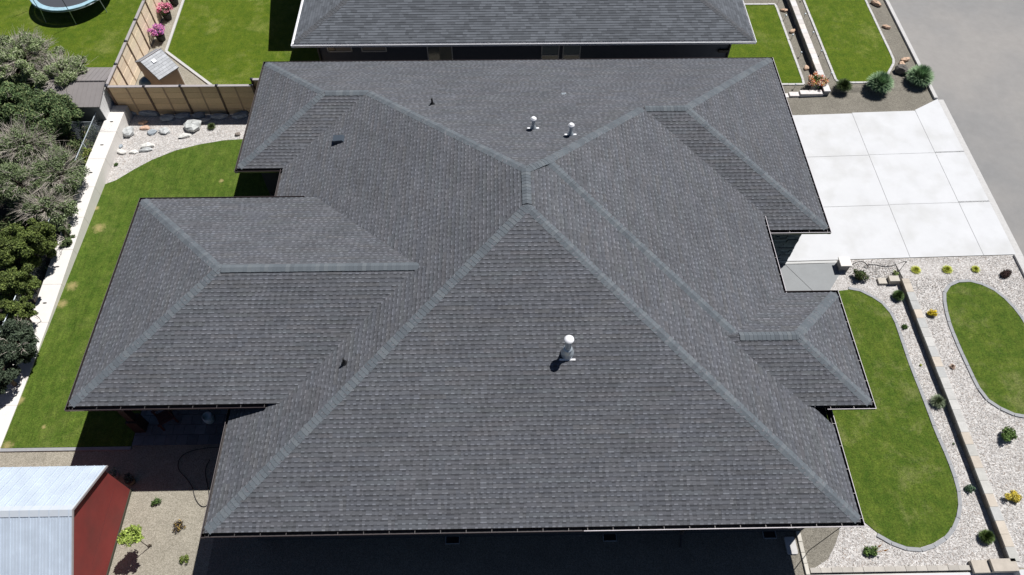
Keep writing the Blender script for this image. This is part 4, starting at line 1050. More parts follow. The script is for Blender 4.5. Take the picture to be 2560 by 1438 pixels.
block_wall(rw, 26.1, 26.4, -.6, 10.95, ZG - .05, -2.86, .45, [(.47, .46, .43), (.52, .46, .39), (.44, .44, .43), (.48, .47, .45)], 2)
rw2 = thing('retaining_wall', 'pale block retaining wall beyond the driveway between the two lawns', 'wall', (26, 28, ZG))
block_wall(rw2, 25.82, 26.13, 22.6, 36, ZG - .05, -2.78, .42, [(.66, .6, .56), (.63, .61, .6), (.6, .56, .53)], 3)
for (x0, x1, z1, lab) in ((23.3, 24.07, -3.12, 'lowest white block of the stepped row beside the driveway roof edge'), (24.1, 24.6, -3.03, 'middle white block of the stepped row by the flower pot'), (24.62, 25.8, -2.92, 'longest white block of the stepped row below the flower pot')):
    m_ = MB(); m_.box(x0, 22.55, ZG - .05, x1, 22.85, z1, 0, (.68, .64, .62)); tag(m_.build('step_block', M_BLOCKT, loc=(x0, 22.7, ZG)), lab, 'block')

# stone gate pillar at the driveway corner
pc = gp(2104, 668); pil = thing('stone_pillar', 'short grey pillar with broad white cap at the corner of the driveway', 'pillar', pc)
m_ = MB(); m_.box(pc.x - .2, pc.y - .2, ZG, pc.x + .2, pc.y + .2, ZG + .42); m_.build('shaft', mat('pillar_stone', (.3, .29, .28), .9, .25, 9, bump=.5, bscale=30), pil)
m_ = MB(); m_.box(pc.x - .24, pc.y - .24, ZG + .421, pc.x + .24, pc.y + .24, ZG + .48); m_.build('cap', M_BLOCKW, pil)

hp = smooth_poly([gp(*q) + Vector((0, 0, .02)) for q in [(2130, 662), (2145, 654), (2160, 655), (2168, 664), (2172, 672), (2155, 668), (2180, 660), (2210, 668), (2235, 664), (2262, 654)]], 2, False)
m_ = MB(); m_.tube(hp, .012, 6); tag(m_.build('drip_hose', M_BLACK), 'thin black hose trailing from the grey pillar along the driveway edge', 'hose')
a = gp(2241, 688) ; b = gz(2265, 655, -2.6); m_ = MB(); m_.tube([a, b], .012, 6); m_.lathe([(0, .03), (.03, .03), (.03, -.03), (0, -.03)], 8, b); tag(m_.build('garden_light', M_BLACK, loc=a), 'black hooked garden light beside the start of the front wall', 'light')

# ------------------------------------------------------------------ rocks
def rock(name, label, p, sx, sy, sz, col, rot=0, group=None, seed=0, flat=False):
    rr = random.Random(seed); m_ = MB(); n, rings = 9, 5; V = []
    ph = [rr.uniform(0, 6.28) for _ in range(6)]
    for i in range(rings + 1):
        t = math.pi * i / rings - math.pi / 2; R_ = []
        for k in range(n):
            a = 2 * math.pi * k / n; f = 1 + .18 * math.sin(2 * a + ph[0]) + .13 * math.sin(3 * a + ph[1] + t * 2) + rr.uniform(-.09, .09)
            ct = math.copysign(abs(math.cos(t)) ** .55, math.cos(t)); st = math.copysign(abs(math.sin(t)) ** .7, math.sin(t))
            x = sx * ct * f * math.cos(a); y = sy * ct * f * math.sin(a); z = sz * (st * .5 + .42) * (1 + rr.uniform(-.08, .08))
            R_.append(Vector((p.x + x * math.cos(rot) - y * math.sin(rot), p.y + x * math.sin(rot) + y * math.cos(rot), p.z + z)))
        V.append(R_)
    for i in range(rings):
        for k in range(n):
            kk = rr.uniform(.82, 1.15); m_.face([V[i][k], V[i][(k + 1) % n], V[i + 1][(k + 1) % n], V[i + 1][k]], 0, tuple(c * kk for c in col))
    o = m_.build(name, M_ROCK, loc=p); tag(o, label, 'rock', group); return o
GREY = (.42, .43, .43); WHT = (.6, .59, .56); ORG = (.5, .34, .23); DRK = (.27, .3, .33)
G1 = 'boulders on the backyard pebble bed'
for i, (u, v, sx, sy, sz, c, r, lab) in enumerate([
    (323, 335, .27, .22, .26, GREY, .4, 'large grey-white boulder on the pebbles nearest the white wall'),
    (303, 346, .13, .1, .1, DRK, .2, 'small grey rock tucked left of the large boulder by the wall'),
    (359, 309, .2, .08, .14, ORG, .1, 'upper orange sandstone slab on the pebble bed'),
    (363, 322, .18, .12, .12, (.55, .37, .27), .1, 'lower orange sandstone slab on the pebble bed'),
    (381, 333, .18, .16, .12, DRK, .3, 'mid-grey flat rock right of the orange slabs'),
    (412, 330, .24, .17, .15, GREY, .3, 'pale angular rock in the middle of the pebble bed'),
    (484, 320, .42, .26, .3, (.45, .46, .45), .1, 'largest rounded pale boulder on the pebble bed'),
    (510, 304, .26, .1, .15, GREY, .35, 'long slim rock behind the largest rounded boulder'),
    (549, 295, .33, .14, .22, (.34, .36, .38), .1, 'wide grey boulder at the edge of the fence shade'),
    (462, 342, .24, .13, .13, WHT, .35, 'pale elongated rock below the largest rounded boulder'),
    (370, 367, .28, .13, .15, WHT, .3, 'upper half of the split white rock near the lawn curve'),
    (366, 377, .26, .1, .12, GREY, .3, 'lower half of the split white rock near the lawn curve'),
    (335, 382, .18, .1, .1, WHT, .3, 'low white rock between the split rock and the wall'),
    (304, 382, .22, .12, .13, WHT, -.3, 'low white rock lying against the white wall'),
    (301, 368, .12, .1, .1, DRK, .5, 'dark pointed stone above the low white rock at the wall'),
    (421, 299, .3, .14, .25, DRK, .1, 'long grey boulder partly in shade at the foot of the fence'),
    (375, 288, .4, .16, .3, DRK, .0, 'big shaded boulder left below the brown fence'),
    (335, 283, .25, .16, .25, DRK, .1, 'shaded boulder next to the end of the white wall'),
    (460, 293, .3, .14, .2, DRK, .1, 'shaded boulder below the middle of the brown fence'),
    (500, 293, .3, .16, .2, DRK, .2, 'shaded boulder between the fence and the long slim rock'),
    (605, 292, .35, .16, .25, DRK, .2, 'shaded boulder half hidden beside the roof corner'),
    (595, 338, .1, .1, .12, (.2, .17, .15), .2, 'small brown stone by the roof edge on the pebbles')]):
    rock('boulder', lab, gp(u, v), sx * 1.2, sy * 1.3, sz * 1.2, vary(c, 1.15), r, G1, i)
G2 = 'orange rocks along the garden strips beyond the driveway'
for i, (u, v, s, lab) in enumerate([(1960, 28, .2, 'orange rock farthest up the strip beside the dark wall shade'), (1980, 80, .2, 'pinkish rock in the strip halfway along the dark wall shade'), (2015, 172, .2, 'pale pink rock nearest the orange flower pot'),
        (2189, 12, .3, 'largest orange rock by the kerb at the top'), (2215, 70, .22, 'hook-shaped orange rock on the strip beside the road kerb'), (2262, 152, .26, 'orange rock behind the right ornamental grass'), (2253, 164, .25, 'flat tan rock between the two ornamental grasses')]):
    rock('rock', lab, gp(u, v), s, s * .6, s * .7, (.55, .38, .27), i * .7, G2, 40 + i)
for i, (u, v, lab) in enumerate([(2250, 180, 'dark smooth boulder shaded between the two ornamental grasses')]): rock('boulder', lab, gp(u, v), .3, .35, .4, (.12, .11, .1), 0, None, 60)

# loose larger pebbles give the white beds a real surface
def scatter_pebbles(name, n, inside, bbox, lo_, hi_, seed):
    rr = random.Random(seed); m_ = MB(); k = 0
    while k < n:
        x = rr.uniform(bbox[0], bbox[2]); y = rr.uniform(bbox[1], bbox[3])
        if not inside(x, y): continue
        k += 1; z = elev(x, y) + .012; s = rr.uniform(lo_, hi_); a = rr.uniform(0, 3.14); sx, sy, sz = s, s * rr.uniform(.6, .9), s * rr.uniform(.4, .7)
        c, s_n = math.cos(a), math.sin(a); t = rr.uniform(.7, 1.15); col = rr.choice([(.5 * t, .48 * t, .46 * t), (.56 * t, .53 * t, .49 * t), (.44 * t, .41 * t, .385 * t), (.48 * t, .41 * t, .36 * t), (.58 * t, .57 * t, .56 * t)])
        P = [(x + c * sx, y + s_n * sx, z), (x - s_n * sy, y + c * sy, z), (x - c * sx, y - s_n * sx, z), (x + s_n * sy, y - c * sy, z)]; T = (x, y, z + sz)
        b = len(m_.v); m_.v.extend(P + [T])
        for q in ((0, 1, 4), (1, 2, 4), (2, 3, 4), (3, 0, 4)): m_.f.append(tuple(b + j for j in q)); m_.m.append(0); m_.c.append(col)
    m_.hasc = True
    return m_.build(name, M_ROCK, kind='stuff')
def pip(x, y, P):
    r = False; n = len(P)
    for i in range(n):
        x1, y1 = P[i][0], P[i][1]; x2, y2 = P[(i + 1) % n][0], P[(i + 1) % n][1]
        if (y1 > y) != (y2 > y) and x < (x2 - x1) * (y - y1) / (y2 - y1) + x1: r = not r
    return r
L2P = [(p.x, p.y) for p in l2]
bigL1 = offset(l1, -.16); bigL2 = offset(L2P, -.16)
scatter_pebbles('loose_pebbles', 26000, lambda x, y: pip(x, y, peb) and not (y > 8.5 and x < 23.9) and not pip(x, y, bigL1) and not pip(x, y, bigL2) and not (26.0 < x < 26.46 and y < 11), (19, -.7, 31.4, 12.1), .012, .034, 3)
scatter_pebbles('loose_pebbles', 12000, lambda x, y: pip(x, y, bed) and y < 21.6, (-9.5, 16.6, .6, 21.7), .012, .032, 4)

# ------------------------------------------------------------------ plants
def leafy(name, m_list, parent, centers, n, size, cols, kind=None, up=.3, aspect=1.6, seed=0, droop=0):
    """centres: list of (c, rx, ry, rz). n leaves in total -> quads in numpy"""
    rg = np.random.default_rng(seed); wts = np.array([rx * ry * rz for _, rx, ry, rz in centers]) ** .7; wts /= wts.sum()
    idx = rg.choice(len(centers), n, p=wts); C_ = np.array([tuple(c[0]) for c in centers])[idx]; R_ = np.array([c[1:] for c in centers])[idx]
    d = rg.normal(size=(n, 3)); d /= np.linalg.norm(d, axis=1)[:, None]; r = rg.random(n) ** (1 / 2.2)
    P = C_ + d * R_ * r[:, None]
    nrm_ = d * .5 + rg.normal(size=(n, 3)) * .6; nrm_[:, 2] += up; nrm_ /= np.linalg.norm(nrm_, axis=1)[:, None]
    t = rg.normal(size=(n, 3)); t -= (t * nrm_).sum(1)[:, None] * nrm_; t /= np.linalg.norm(t, axis=1)[:, None]; b = np.cross(nrm_, t)
    s = size * rg.uniform(.6, 1.35, n); a_ = t * (s * aspect / 2)[:, None]; b_ = b * (s / 2)[:, None]
    V = np.stack([P - a_, P - b_ * .8 , P + a_, P + b_ * .8], 1).reshape(-1, 3)
    F = np.arange(n * 4).reshape(-1, 4)
    cc = np.array(cols)[rg.integers(0, len(cols), n)]; 
    clump = rg.uniform(.8, 1.17, len(centers))[idx]; cc = cc * (clump * rg.uniform(.75, 1.25, n))[:, None]
    me = bpy.data.meshes.new(name); me.from_pydata(V.tolist(), [], F.tolist()); me.materials.append(m_list)
    at = me.color_attributes.new('Col', 'FLOAT_COLOR', 'CORNER'); ca = np.ones((n * 4, 4), np.float32); ca[:, :3] = np.repeat(cc, 4, axis=0); at.data.foreach_set('color', ca.ravel())
    return link(name, me, parent, kind=kind)
def clumps(c, rx, ry, rz, n, s, seed, hollow=.55):
    rr = random.Random(seed); out = []
    for _ in range(n):
        v = Vector((rr.gauss(0, 1), rr.gauss(0, 1), rr.gauss(0, 1))).normalized() * rr.uniform(hollow, 1.0)
        k = rr.uniform(.6, 1.3) * s; out.append((Vector((c[0] + v.x * rx, c[1] + v.y * ry, c[2] + v.z * rz)), k, k, k * .8))
    return out
def twigs(m_, base, tips, r0, r1, rr, n=3):
    for tp in tips:
        pts = [base]; 
        for i in range(1, n + 1):
            q = base.lerp(tp, i / n) + Vector((rr.uniform(-1, 1), rr.uniform(-1, 1), rr.uniform(-.5, 1))) * .08 * (tp - base).length * (1 if i < n else 0); pts.append(q)
        m_.tube(pts, r0, 4, r2=r1, cap=False)
def tree(name, label, cat, px, zc, rx, ry, rz, ncl, cs, nleaf, lsize, cols, seed, bare=0, aspect=1.6, up=.3, trunk=.09, hollow=.55, group='trees behind the chain-link fence', twigm=None, bare_spread=1.15):
    c = gz(px[0], px[1], zc); rr = random.Random(seed); base = Vector((c.x, c.y, ZG)); t = thing(name, label, cat, base, group)
    cl = clumps(c, rx, ry, rz, ncl, cs, seed, hollow)
    m_ = MB(); m_.tube([base, base.lerp(c, .5) + Vector((.05, .03, 0)), c + Vector((0, 0, rz * .3))], trunk, 8, r2=trunk * .35); m_.build('trunk', M_BARK, t)
    m_ = MB()
    for (q, k, _, _) in cl[::2]: m_.tube([base.lerp(c, rr.uniform(.3, .9)), (c + q) / 2 + Vector((0, 0, -.05)), q], trunk * .3, 4, r2=.008, cap=False)
    m_.build('limbs', M_BARK, t)
    leafy('crown', M_LEAF, t, cl, nleaf, lsize, cols, seed=seed, aspect=aspect, up=up)
    if bare:
        m_ = MB(); m_.tube([c - Vector((0, 0, rz * .5)), c + Vector((0, 0, rz * .2))], .02, 4, r2=.012, cap=False)
        for _ in range(bare):
            v = Vector((rr.gauss(0, 1), rr.gauss(0, 1), abs(rr.gauss(0, .8)) + .2)).normalized(); b0_ = c + Vector((v.x * rx * .35, v.y * ry * .35, v.z * rz * .3)); tip = c + Vector((v.x * rx, v.y * ry, v.z * rz)) * rr.uniform(.85, bare_spread)
            mid = b0_.lerp(tip, .5) + Vector((rr.uniform(-.1, .1), rr.uniform(-.1, .1), .08)); m_.tube([b0_, mid, tip], .016, 4, r2=.004, cap=False)
            for _k in range(5):
                f = rr.uniform(.3, .95); s0 = b0_.lerp(mid, f * 2) if f < .5 else mid.lerp(tip, f * 2 - 1); e = s0 + (tip - b0_).normalized() * rr.uniform(.15, .4) + Vector((rr.uniform(-.25, .25), rr.uniform(-.25, .25), rr.uniform(-.05, .2))); m_.tube([s0, s0.lerp(e, .5) + Vector((rr.uniform(-.04, .04), rr.uniform(-.04, .04), .02)), e], .007, 3, r2=.002, cap=False)
        m_.build('bare_branches', twigm or M_TWIG, t, kind='stuff')
    return t
PALE = [(.22, .28, .12), (.17, .23, .09), (.32, .38, .2), (.15, .2, .08), (.38, .41, .26)]; JUN = [(.09, .145, .055), (.125, .185, .07), (.06, .1, .038), (.2, .24, .1)]
OLV = [(.085, .12, .025), (.12, .16, .035), (.06, .085, .02), (.16, .2, .05)]; GRY = [(.16, .21, .1), (.13, .17, .07), (.22, .26, .15), (.1, .14, .055)]
tree('shrub_tree', 'airy pale green tree with feathery leaves at the top left above the others', 'tree', (58, 152), -1.6, 1.7, 1.8, .95, 120, .27, 64000, .045, PALE, 11, bare=150, aspect=3.0)
tree('shrub_tree', 'pale green leafy tree reaching over the dark shed roof', 'tree', (158, 195), -1.6, 1.2, 1.45, .8, 80, .26, 38000, .045, PALE, 12, bare=80, aspect=3.0)
tree('juniper_tree', 'dense dark green juniper in the middle of the left tree row', 'tree', (122, 290), -1.6, 1.55, 1.2, .9, 100, .36, 50000, .05, JUN, 13, aspect=2.6, bare=6)
tree('juniper_tree', 'dark green juniper cut by the left picture edge below the pale tree', 'tree', (12, 265), -1.5, 1.25, 1.15, .9, 60, .36, 25000, .06, JUN, 14, aspect=2.6, bare=4)
tree('dry_shrub', 'half-bare shrub with fans of grey twigs left of the chain-link corner', 'tree', (60, 365), -1.7, 1.45, 1.15, .8, 60, .32, 22000, .048, GRY, 15, bare=150, bare_spread=1.2)
tree('dry_shrub', 'grey-green thicket with bare twigs leaning against the fence rail', 'tree', (142, 440), -1.9, 1.15, 1.4, .8, 64, .3, 26000, .048, GRY, 16, bare=130, bare_spread=1.15)
tree('dry_shrub', 'leafy grey-green bush at the left edge beside the bare thicket', 'tree', (45, 460), -1.7, 1.4, 1.15, .8, 64, .32, 34000, .048, GRY, 17, bare=40)
tree('dry_shrub', 'tangle of thin bare branches above the olive cedars', 'tree', (115, 520), -2.0, 1.1, .8, .55, 34, .28, 8500, .06, GRY, 27, bare=90, bare_spread=1.2)
tree('cedar_tree', 'olive green cedar standing nearest the wall in the middle of the left side', 'tree', (92, 605), -1.7, .65, 1.0, .9, 72, .22, 30000, .055, OLV, 18, aspect=1.8, hollow=.3)
tree('cedar_tree', 'olive green cedar at the left picture edge beside the tall one', 'tree', (20, 620), -1.6, .85, 1.15, .9, 70, .24, 28000, .055, OLV, 19, aspect=1.8, hollow=.3)
tree('cedar_tree', 'lower dark olive cedar half in shade left of the fence', 'tree', (42, 715), -2.0, .8, .85, .75, 52, .22, 21000, .055, OLV, 20, aspect=1.8, hollow=.3)
tree('cedar_tree', 'small round olive cedar lowest of the cedar group', 'tree', (45, 778), -2.2, .6, .5, .55, 34, .19, 13000, .055, OLV, 21, aspect=1.8, hollow=.3)
tree('grey_shrub', 'grey-green spreading shrub overhanging the lower end of the white wall', 'shrub', (40, 860), -2.1, .7, .95, .65, 60, .22, 20000, .055, [(.06, .085, .05), (.08, .105, .065), (.045, .065, .04)], 22, bare=10)
tree('grey_shrub', 'grey-green shrub at the very left edge below the overhanging one', 'shrub', (2, 935), -2.2, .5, .65, .5, 26, .22, 9000, .055, [(.06, .085, .05), (.08, .105, .065), (.045, .065, .04)], 23)
rg_ = random.Random(9)
uc = [(Vector((rg_.uniform(-16.5, -10.75), rg_.uniform(1.5, 20.2), rg_.uniform(ZG + .1, ZG + .75))), .42, .42, .3) for _ in range(230)]
leafy('undergrowth', M_LEAF, None, uc, 60000, .07, [(.07, .1, .035), (.1, .13, .05), (.14, .17, .08), (.05, .075, .025), (.17, .14, .09)], kind='stuff', seed=5, aspect=2.0)
tree('shrub_tree', 'pale green crown filling the top left corner against the neighbouring lawn', 'tree', (5, 150), -1.7, 1.2, 1.2, .85, 70, .26, 28000, .045, PALE, 28, bare=60, aspect=3.0)
tree('vine', 'bright lime green climbing shoots beside the chain-link fence', 'plant', (216, 385), -2.6, .22, .6, .4, 12, .14, 1500, .06, [(.22, .28, .06), (.16, .22, .04), (.28, .27, .1)], 24, trunk=.02, group=None)
tree('vine', 'green leafy shoots creeping onto the white wall from the fence', 'plant', (165, 590), -2.5, .28, .75, .35, 16, .15, 2200, .055, [(.12, .17, .06), (.09, .13, .05), (.15, .19, .09)], 25, trunk=.02, bare=6, group=None)
tree('vine', 'small lime sprig poking through the fence near the cedar', 'plant', (80, 783), -2.4, .15, .15, .15, 4, .1, 300, .05, [(.2, .26, .06), (.15, .2, .04)], 26, trunk=.02, group=None)

def bush(name, label, cat, u, v, r, h, n, ls, cols, seed, group=None, spiky=False, p=None):
    b = p or gp(u, v); t = thing(name, label, cat, b, group); rr = random.Random(seed)
    m_ = MB()
    for _ in range(6): a = rr.uniform(0, 6.28); m_.tube([b, b + Vector((math.cos(a) * r * .5, math.sin(a) * r * .5, h * .7))], .008, 4, r2=.003, cap=False)
    m_.build('stem', M_BARK, t)
    if spiky:
        m_ = MB()
        for _ in range(n):
            a = rr.uniform(0, 6.28); th = math.acos(rr.uniform(.08, 1)); L_ = rr.uniform(.72, 1.08); tip = b + Vector((math.cos(a) * r * math.sin(th) * L_, math.sin(a) * r * math.sin(th) * L_, h * L_ * (.18 + .82 * math.cos(th))))
            st = b + Vector((math.cos(a) * r * .12, math.sin(a) * r * .12, .01)); mid = st.lerp(tip, .6) + Vector((0, 0, h * .16)); sd_ = Vector((-math.sin(a), math.cos(a), rr.uniform(-.6, .6))) * ls / 2; c = rr.choice(cols); k = rr.uniform(.7, 1.35); c = tuple(q * k for q in c)
            m_.face([st - sd_, st + sd_, mid + sd_, mid - sd_], 0, vary(c, .8)); m_.face([mid - sd_, mid + sd_, tip], 0, vary(c, 1.15))
        m_.build('blades', M_LEAF, t)
    else:
        cl = clumps(b + Vector((0, 0, h * .55)), r * .7, r * .7, h * .4, 12, r * .38, seed, .3); leafy('foliage', M_LEAF, t, cl, n, ls, cols, seed=seed)
    return t
YEL = [(.75, .6, .06), (.65, .5, .05), (.8, .68, .16)]; LIM = [(.5, .52, .08), (.4, .44, .07)]; GRN = [(.07, .13, .03), (.1, .17, .04), (.05, .1, .025)]; DKG = [(.04, .075, .02), (.06, .095, .025), (.09, .1, .04)]; BLG = [(.09, .15, .09), (.07, .12, .07)]; MAR = [(.05, .025, .022), (.07, .035, .03), (.03, .02, .018)]
bush('round_bush', 'dark green rounded bush on white pebbles beside the grey pillar', 'bush', 2146, 694, .36, .42, 2400, .04, [(.05, .09, .025), (.08, .12, .03), (.12, .11, .05)], 31)
bush('pine_shrub', 'small green globe pine just left of the front retaining wall top', 'bush', 2241, 744, .27, .42, 1300, .016, [(.08, .13, .04), (.1, .16, .05)], 32, spiky=True)
bush('low_plant', 'small dark green plant on the pebbles between lawn curb and retaining wall', 'plant', 2262, 819, .16, .15, 450, .035, GRN, 33)
bush('low_plant', 'tiny yellow-green sprout in the narrow pebble strip by the wall', 'plant', 2301, 914, .06, .08, 90, .03, LIM, 34)
bush('grass_clump', 'wispy grey-green grass clump against the retaining wall', 'plant', 2340, 1008, .34, .4, 700, .01, [(.2, .24, .15), (.14, .18, .1)], 35, spiky=True)
bush('low_plant', 'small blue-green rosette right of the round lawn end', 'plant', 2420, 1226, .2, .17, 700, .035, BLG, 36)
bush('low_plant', 'tiny green sprig beside the wall above the blue-green rosette', 'plant', 2382, 1110, .05, .08, 60, .03, GRN, 37)
bush('round_bush', 'round green tufted bush near the lower end of the retaining wall', 'bush', 2460, 1345, .28, .42, 1500, .016, [(.07, .11, .03), (.09, .14, .035)], 38, spiky=True)
bush('round_bush', 'bright green leafy bush on the pebbles right of the wall', 'bush', 2512, 1094, .38, .42, 1900, .045, [(.12, .2, .05), (.16, .25, .07), (.08, .14, .03)], 39)
bush('yellow_shrub', 'larger golden yellow shrub near the bottom right', 'shrub', 2528, 1250, .33, .3, 1500, .04, YEL, 40)
bush('yellow_shrub', 'compact round yellow shrub between the wall and the street lawn', 'shrub', 2327, 787, .24, .26, 1400, .032, [(.75, .58, .04), (.65, .5, .03)], 41)
bush('dry_tuft', 'dried reddish brown tuft on the pebbles beside the street lawn', 'plant', 2380, 918, .15, .14, 160, .01, [(.4, .27, .2), (.5, .4, .33)], 42, spiky=True)
bush('maroon_bush', 'dark maroon low bush by the road kerb below the driveway', 'bush', 2511, 688, .3, .16, 1300, .04, MAR, 43)
bush('lime_tuft', 'lime tuft nearest the front wall in the row below the driveway', 'plant', 2288, 677, .26, .18, 420, .012, LIM, 44, spiky=True)
bush('lime_tuft', 'brightest lime tuft in the middle of the row below the driveway', 'plant', 2366, 676, .26, .2, 460, .013, [(.5, .5, .08), (.35, .42, .06)], 45, spiky=True)
bush('lime_tuft', 'lime tuft nearest the maroon bush in the row below the driveway', 'plant', 2437, 675, .22, .18, 380, .012, LIM, 46, spiky=True)
bush('low_plant', 'green plant with a yellow edge directly above the wall end blocks', 'plant', 2237, 686, .15, .2, 320, .04, [(.16, .24, .08), (.3, .34, .12)], 47)
ft = bush('torch_lily', 'green plant with orange flower spikes below the round lawn end', 'plant', 2177, 1382, .3, .24, 800, .05, GRN + [(.16, .24, .06)], 48)
for k, (dx, dy) in enumerate(((.17, .12), (.33, -.02))):
    b = gp(2177, 1382); m_ = MB(); m_.tube([b, b + Vector((dx, dy, .35))], .006, 4); m_.tube([b + Vector((dx, dy, .33)), b + Vector((dx * 1.15, dy * 1.1, .5))], .028, 6, r2=.008); m_.build('flower_spike', mat('orange_petals', (.75, .3, .03), .6), ft)
# left gravel yard
bush('low_plant', 'small dark green plant on the gravel right of the red shed', 'plant', 392, 1260, .2, .22, 450, .035, GRN, 51)
bush('low_plant', 'dark withered plant with yellow tips on the gravel', 'plant', 450, 1316, .25, .18, 600, .035, [(.03, .028, .035), (.05, .04, .05), (.4, .28, .08)], 52)
bush('low_plant', 'yellow-green tuft on the gravel near the bottom edge', 'plant', 464, 1400, .2, .22, 450, .035, [(.2, .25, .05), (.13, .18, .04)], 53)
bush('low_plant', 'small green weed on the backyard pebbles near the lawn curve', 'plant', 291, 413, .15, .12, 220, .035, GRN, 54)
bush('fescue_tuft', 'dark green fescue tuft on the backyard pebbles', 'plant', 530, 320, .26, .26, 420, .012, DKG, 55, spiky=True)
# young tree beside the red shed
b = gp(373, 1369); yt = thing('young_tree', 'young lime green tree on a thin trunk beside the red shed', 'tree', b)
top = gz(328, 1338, -1.75); m_ = MB(); m_.tube([b, b.lerp(top, .5) + Vector((.02, 0, 0)), top], .018, 6, r2=.01); m_.build('trunk', M_BARK, yt)
leafy('crown', M_LEAF, yt, clumps(top, .4, .34, .28, 26, .14, 61, .2), 2600, .06, [(.3, .4, .07), (.22, .3, .05), (.38, .46, .12)], seed=61)
bush('low_plant', 'small brown shrivelled clump at the foot of the young tree', 'plant', 376, 1364, .08, .1, 120, .03, [(.09, .07, .05)], 56)
# planter with foliage by the red shed
for i, (u, v, cols_, lab) in enumerate([(291, 1192, [(.2, .3, .24), (.6, .6, .56), (.1, .18, .14)], 'grey pot with pale variegated leaves behind the red shed'), (331, 1206, [(.06, .08, .07), (.09, .1, .1)], 'dark pot with small leaves in the shade right of the red shed')]):
    b = gp(u, v); t = thing('plant_pot', lab, 'pot', b); m_ = MB(); m_.lathe([(0, 0), (.12, 0), (.17, .26), (.15, .27), (.14, .22), (0, .22)], 18, b); m_.build('pot', M_RAIL if i == 0 else M_POST, t)
    leafy('foliage', M_LEAF, t, clumps(b + Vector((0, 0, .36)), .15, .15, .1, 8, .09, 70 + i, .2), 350, .05, cols_, seed=70 + i)
# ornamental grasses beyond the driveway
for i, (u, v, r, lab) in enumerate([(2193, 222, .72, 'left of the two big blue-green ornamental grasses above the driveway'), (2292, 205, .74, 'right of the two big blue-green ornamental grasses, touching the road kerb')]):
    bush('ornamental_grass', lab, 'grass clump', u, v, r, .95, 2600, .03, [(.24, .36, .2), (.17, .28, .14), (.34, .46, .28), (.12, .2, .09)], 80 + i, 'big grasses above the driveway', spiky=True)
bush('round_bush', 'dark green feathery bush left of the two big grasses', 'bush', 2106, 222, .5, .55, 1500, .014, [(.045, .075, .02), (.07, .1, .03), (.03, .05, .015)], 83, spiky=True)

def flowers(name, label, u, v, r, h, cols, seed, potm, green=GRN):
    b = gp(u, v); t = thing(name, label, 'flower pot', b); m_ = MB(); m_.lathe([(0, 0), (.2, 0), (.26, .36), (.24, .38), (.22, .33), (0, .33)], 22, b); m_.build('pot', potm, t)
    c = b + Vector((0, 0, h)); leafy('foliage', M_LEAF, t, clumps(c, r * .7, r * .7, r * .4, 10, r * .4, seed, .2), 500, .06, green, seed=seed)
    leafy('blooms', M_FLOWER, t, clumps(c + Vector((0, 0, .06)), r * .85, r * .85, r * .45, 40, r * .25, seed + 1, .6), 2200, .055, cols, seed=seed + 1, aspect=1.0, up=.8)
PNK = [(.75, .12, .3), (.85, .3, .42), (.9, .55, .55), (.6, .08, .22)]; PUR = [(.6, .12, .4), (.75, .25, .5), (.3, .12, .45), (.85, .4, .55)]
MPOT = mat('black_pot', (.02, .017, .016), .5)
flowers('flower_pot', 'black pot of bright pink petunias, second along the pale fence', 421, 47, .48, .62, PNK, 90, MPOT)
flowers('flower_pot', 'black pot of purple-pink petunias nearest the small shed', 405, 100, .46, .62, PUR, 92, MPOT)
flowers('flower_pot', 'dark flower pot cut by the top edge beside the pale fence', 438, 10, .4, .5, MAR + [(.2, .05, .08)], 94, MPOT)
flowers('flower_pot', 'pale bowl overflowing with orange and white flowers on the wall corner', 2036, 221, .52, .5, [(.7, .16, .06), (.75, .3, .08), (.8, .6, .5), (.45, .4, .1), (.75, .55, .5)], 96, M_BLOCKW)

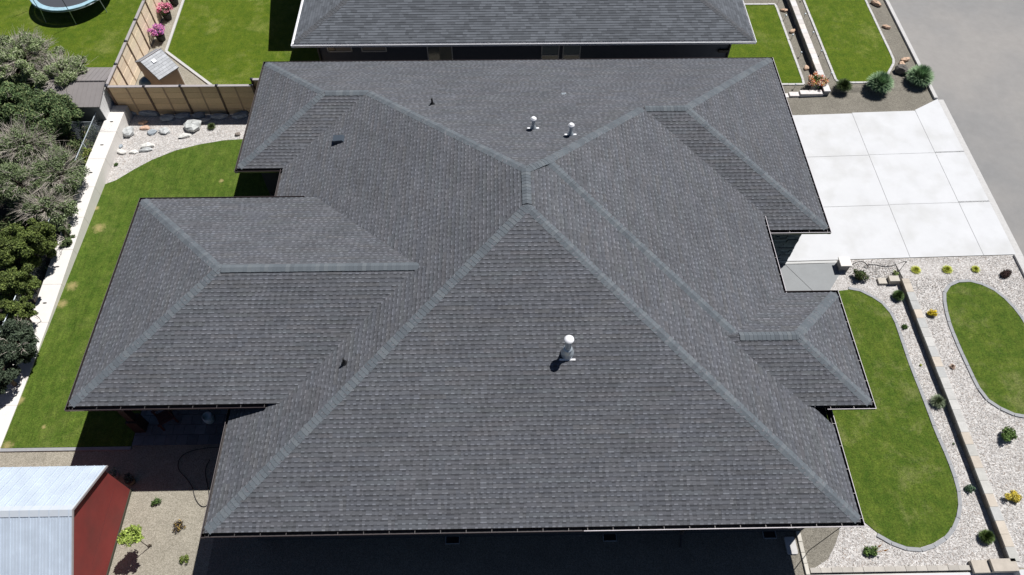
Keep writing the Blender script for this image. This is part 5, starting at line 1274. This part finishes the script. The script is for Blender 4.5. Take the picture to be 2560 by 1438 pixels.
# solar path lights
gl = 'small solar lights along the strips beyond the driveway'
first = None; lightmesh = {}
spots = [(1961, 50), (1978, 98), (1999, 142), (2004, 2, ), (2009, 46), (2029, 92), (2049, 138), (2074, 194), (1985, 222), (1945, 8)]
labs = ['by the orange rock in the left strip', 'above the last pink rock in the left strip', 'beside the last pink rock in the left strip', 'at the top edge of the right strip', 'second from the top in the right strip', 'third from the top in the right strip',
        'fourth from the top in the right strip', 'nearest the feathery bush in the right strip', 'by the corner of the left lawn kerb', 'at the top edge of the left strip']
for (u, v), lb in zip(spots, labs):
    b = gp(u, v)
    if first is None:
        t = thing('path_light', 'small solar path light ' + lb, 'light', b, gl)
        m_ = MB(); m_.tube([b, b + Vector((0, 0, .26))], .008, 6); s1 = m_.build('stake', M_BLACK, t, loc=b)
        m_ = MB(); m_.lathe([(.03, .22), (.045, .29), (.055, .3), (.03, .33), (0, .34)], 12, b); s2 = m_.build('lamp_head', M_GALV, t, loc=b); first = (s1, s2)
    else:
        t = thing('path_light', 'small solar path light ' + lb, 'light', b, gl)
        for s in first: c = s.copy(); COL.objects.link(c); c.parent = t

# ------------------------------------------------------------------ trampoline
tc_ = gz(153, 26, -2.35) + Vector((-.2, 2.15, 0)); tc_.x = -15.3; tc_.y = 31.35
tr = thing('trampoline', 'round trampoline with pale blue padded rim at the top left', 'trampoline', (tc_.x, tc_.y, ZG))
R_ = 2.2; H_ = .88
m_ = MB(); m_.lathe([(R_ - .3, H_), (R_ - .28, H_ + .02), (R_, H_ + .02), (R_ + .01, H_ - .03), (R_ - .02, H_ - .06)], 48, (tc_.x, tc_.y, ZG)); m_.build('rim_pad', mat('pale_blue_vinyl', (.33, .5, .58), .5, .25, 5), tr)
m_ = MB(); m_.face([(tc_.x + (R_ - .3) * math.cos(a), tc_.y + (R_ - .3) * math.sin(a), ZG + H_ - .01) for a in [2 * math.pi * k / 48 for k in range(48)]]); m_.build('mat', mat('jump_mat', (.055, .06, .07), .7), tr)
m_ = MB(); n = 48
m_.tube([(tc_.x + R_ * math.cos(2 * math.pi * k / n), tc_.y + R_ * math.sin(2 * math.pi * k / n), ZG + H_ - .08) for k in range(n + 1)], .025, 6); m_.build('ring_frame', M_GALV, tr)
for k in range(8):
    a = 2 * math.pi * (k + .35) / 8; x, y = tc_.x + R_ * math.cos(a), tc_.y + R_ * math.sin(a); m_ = MB(); m_.tube([(x, y, ZG + H_ - .08), (x + .12 * math.cos(a), y + .12 * math.sin(a), ZG)], .02, 6); m_.build('leg', M_GALV, tr)
    m_ = MB(); m_.tube([(x + .06 * math.cos(a), y + .06 * math.sin(a), ZG + H_), (x + .1 * math.cos(a), y + .1 * math.sin(a), ZG + H_ + 1.5)], .018, 6); m_.build('net_pole', M_CAPB, tr)
print('objects', len(bpy.data.objects), 'shingle objs', cnt, 'caps', len(cap_list))
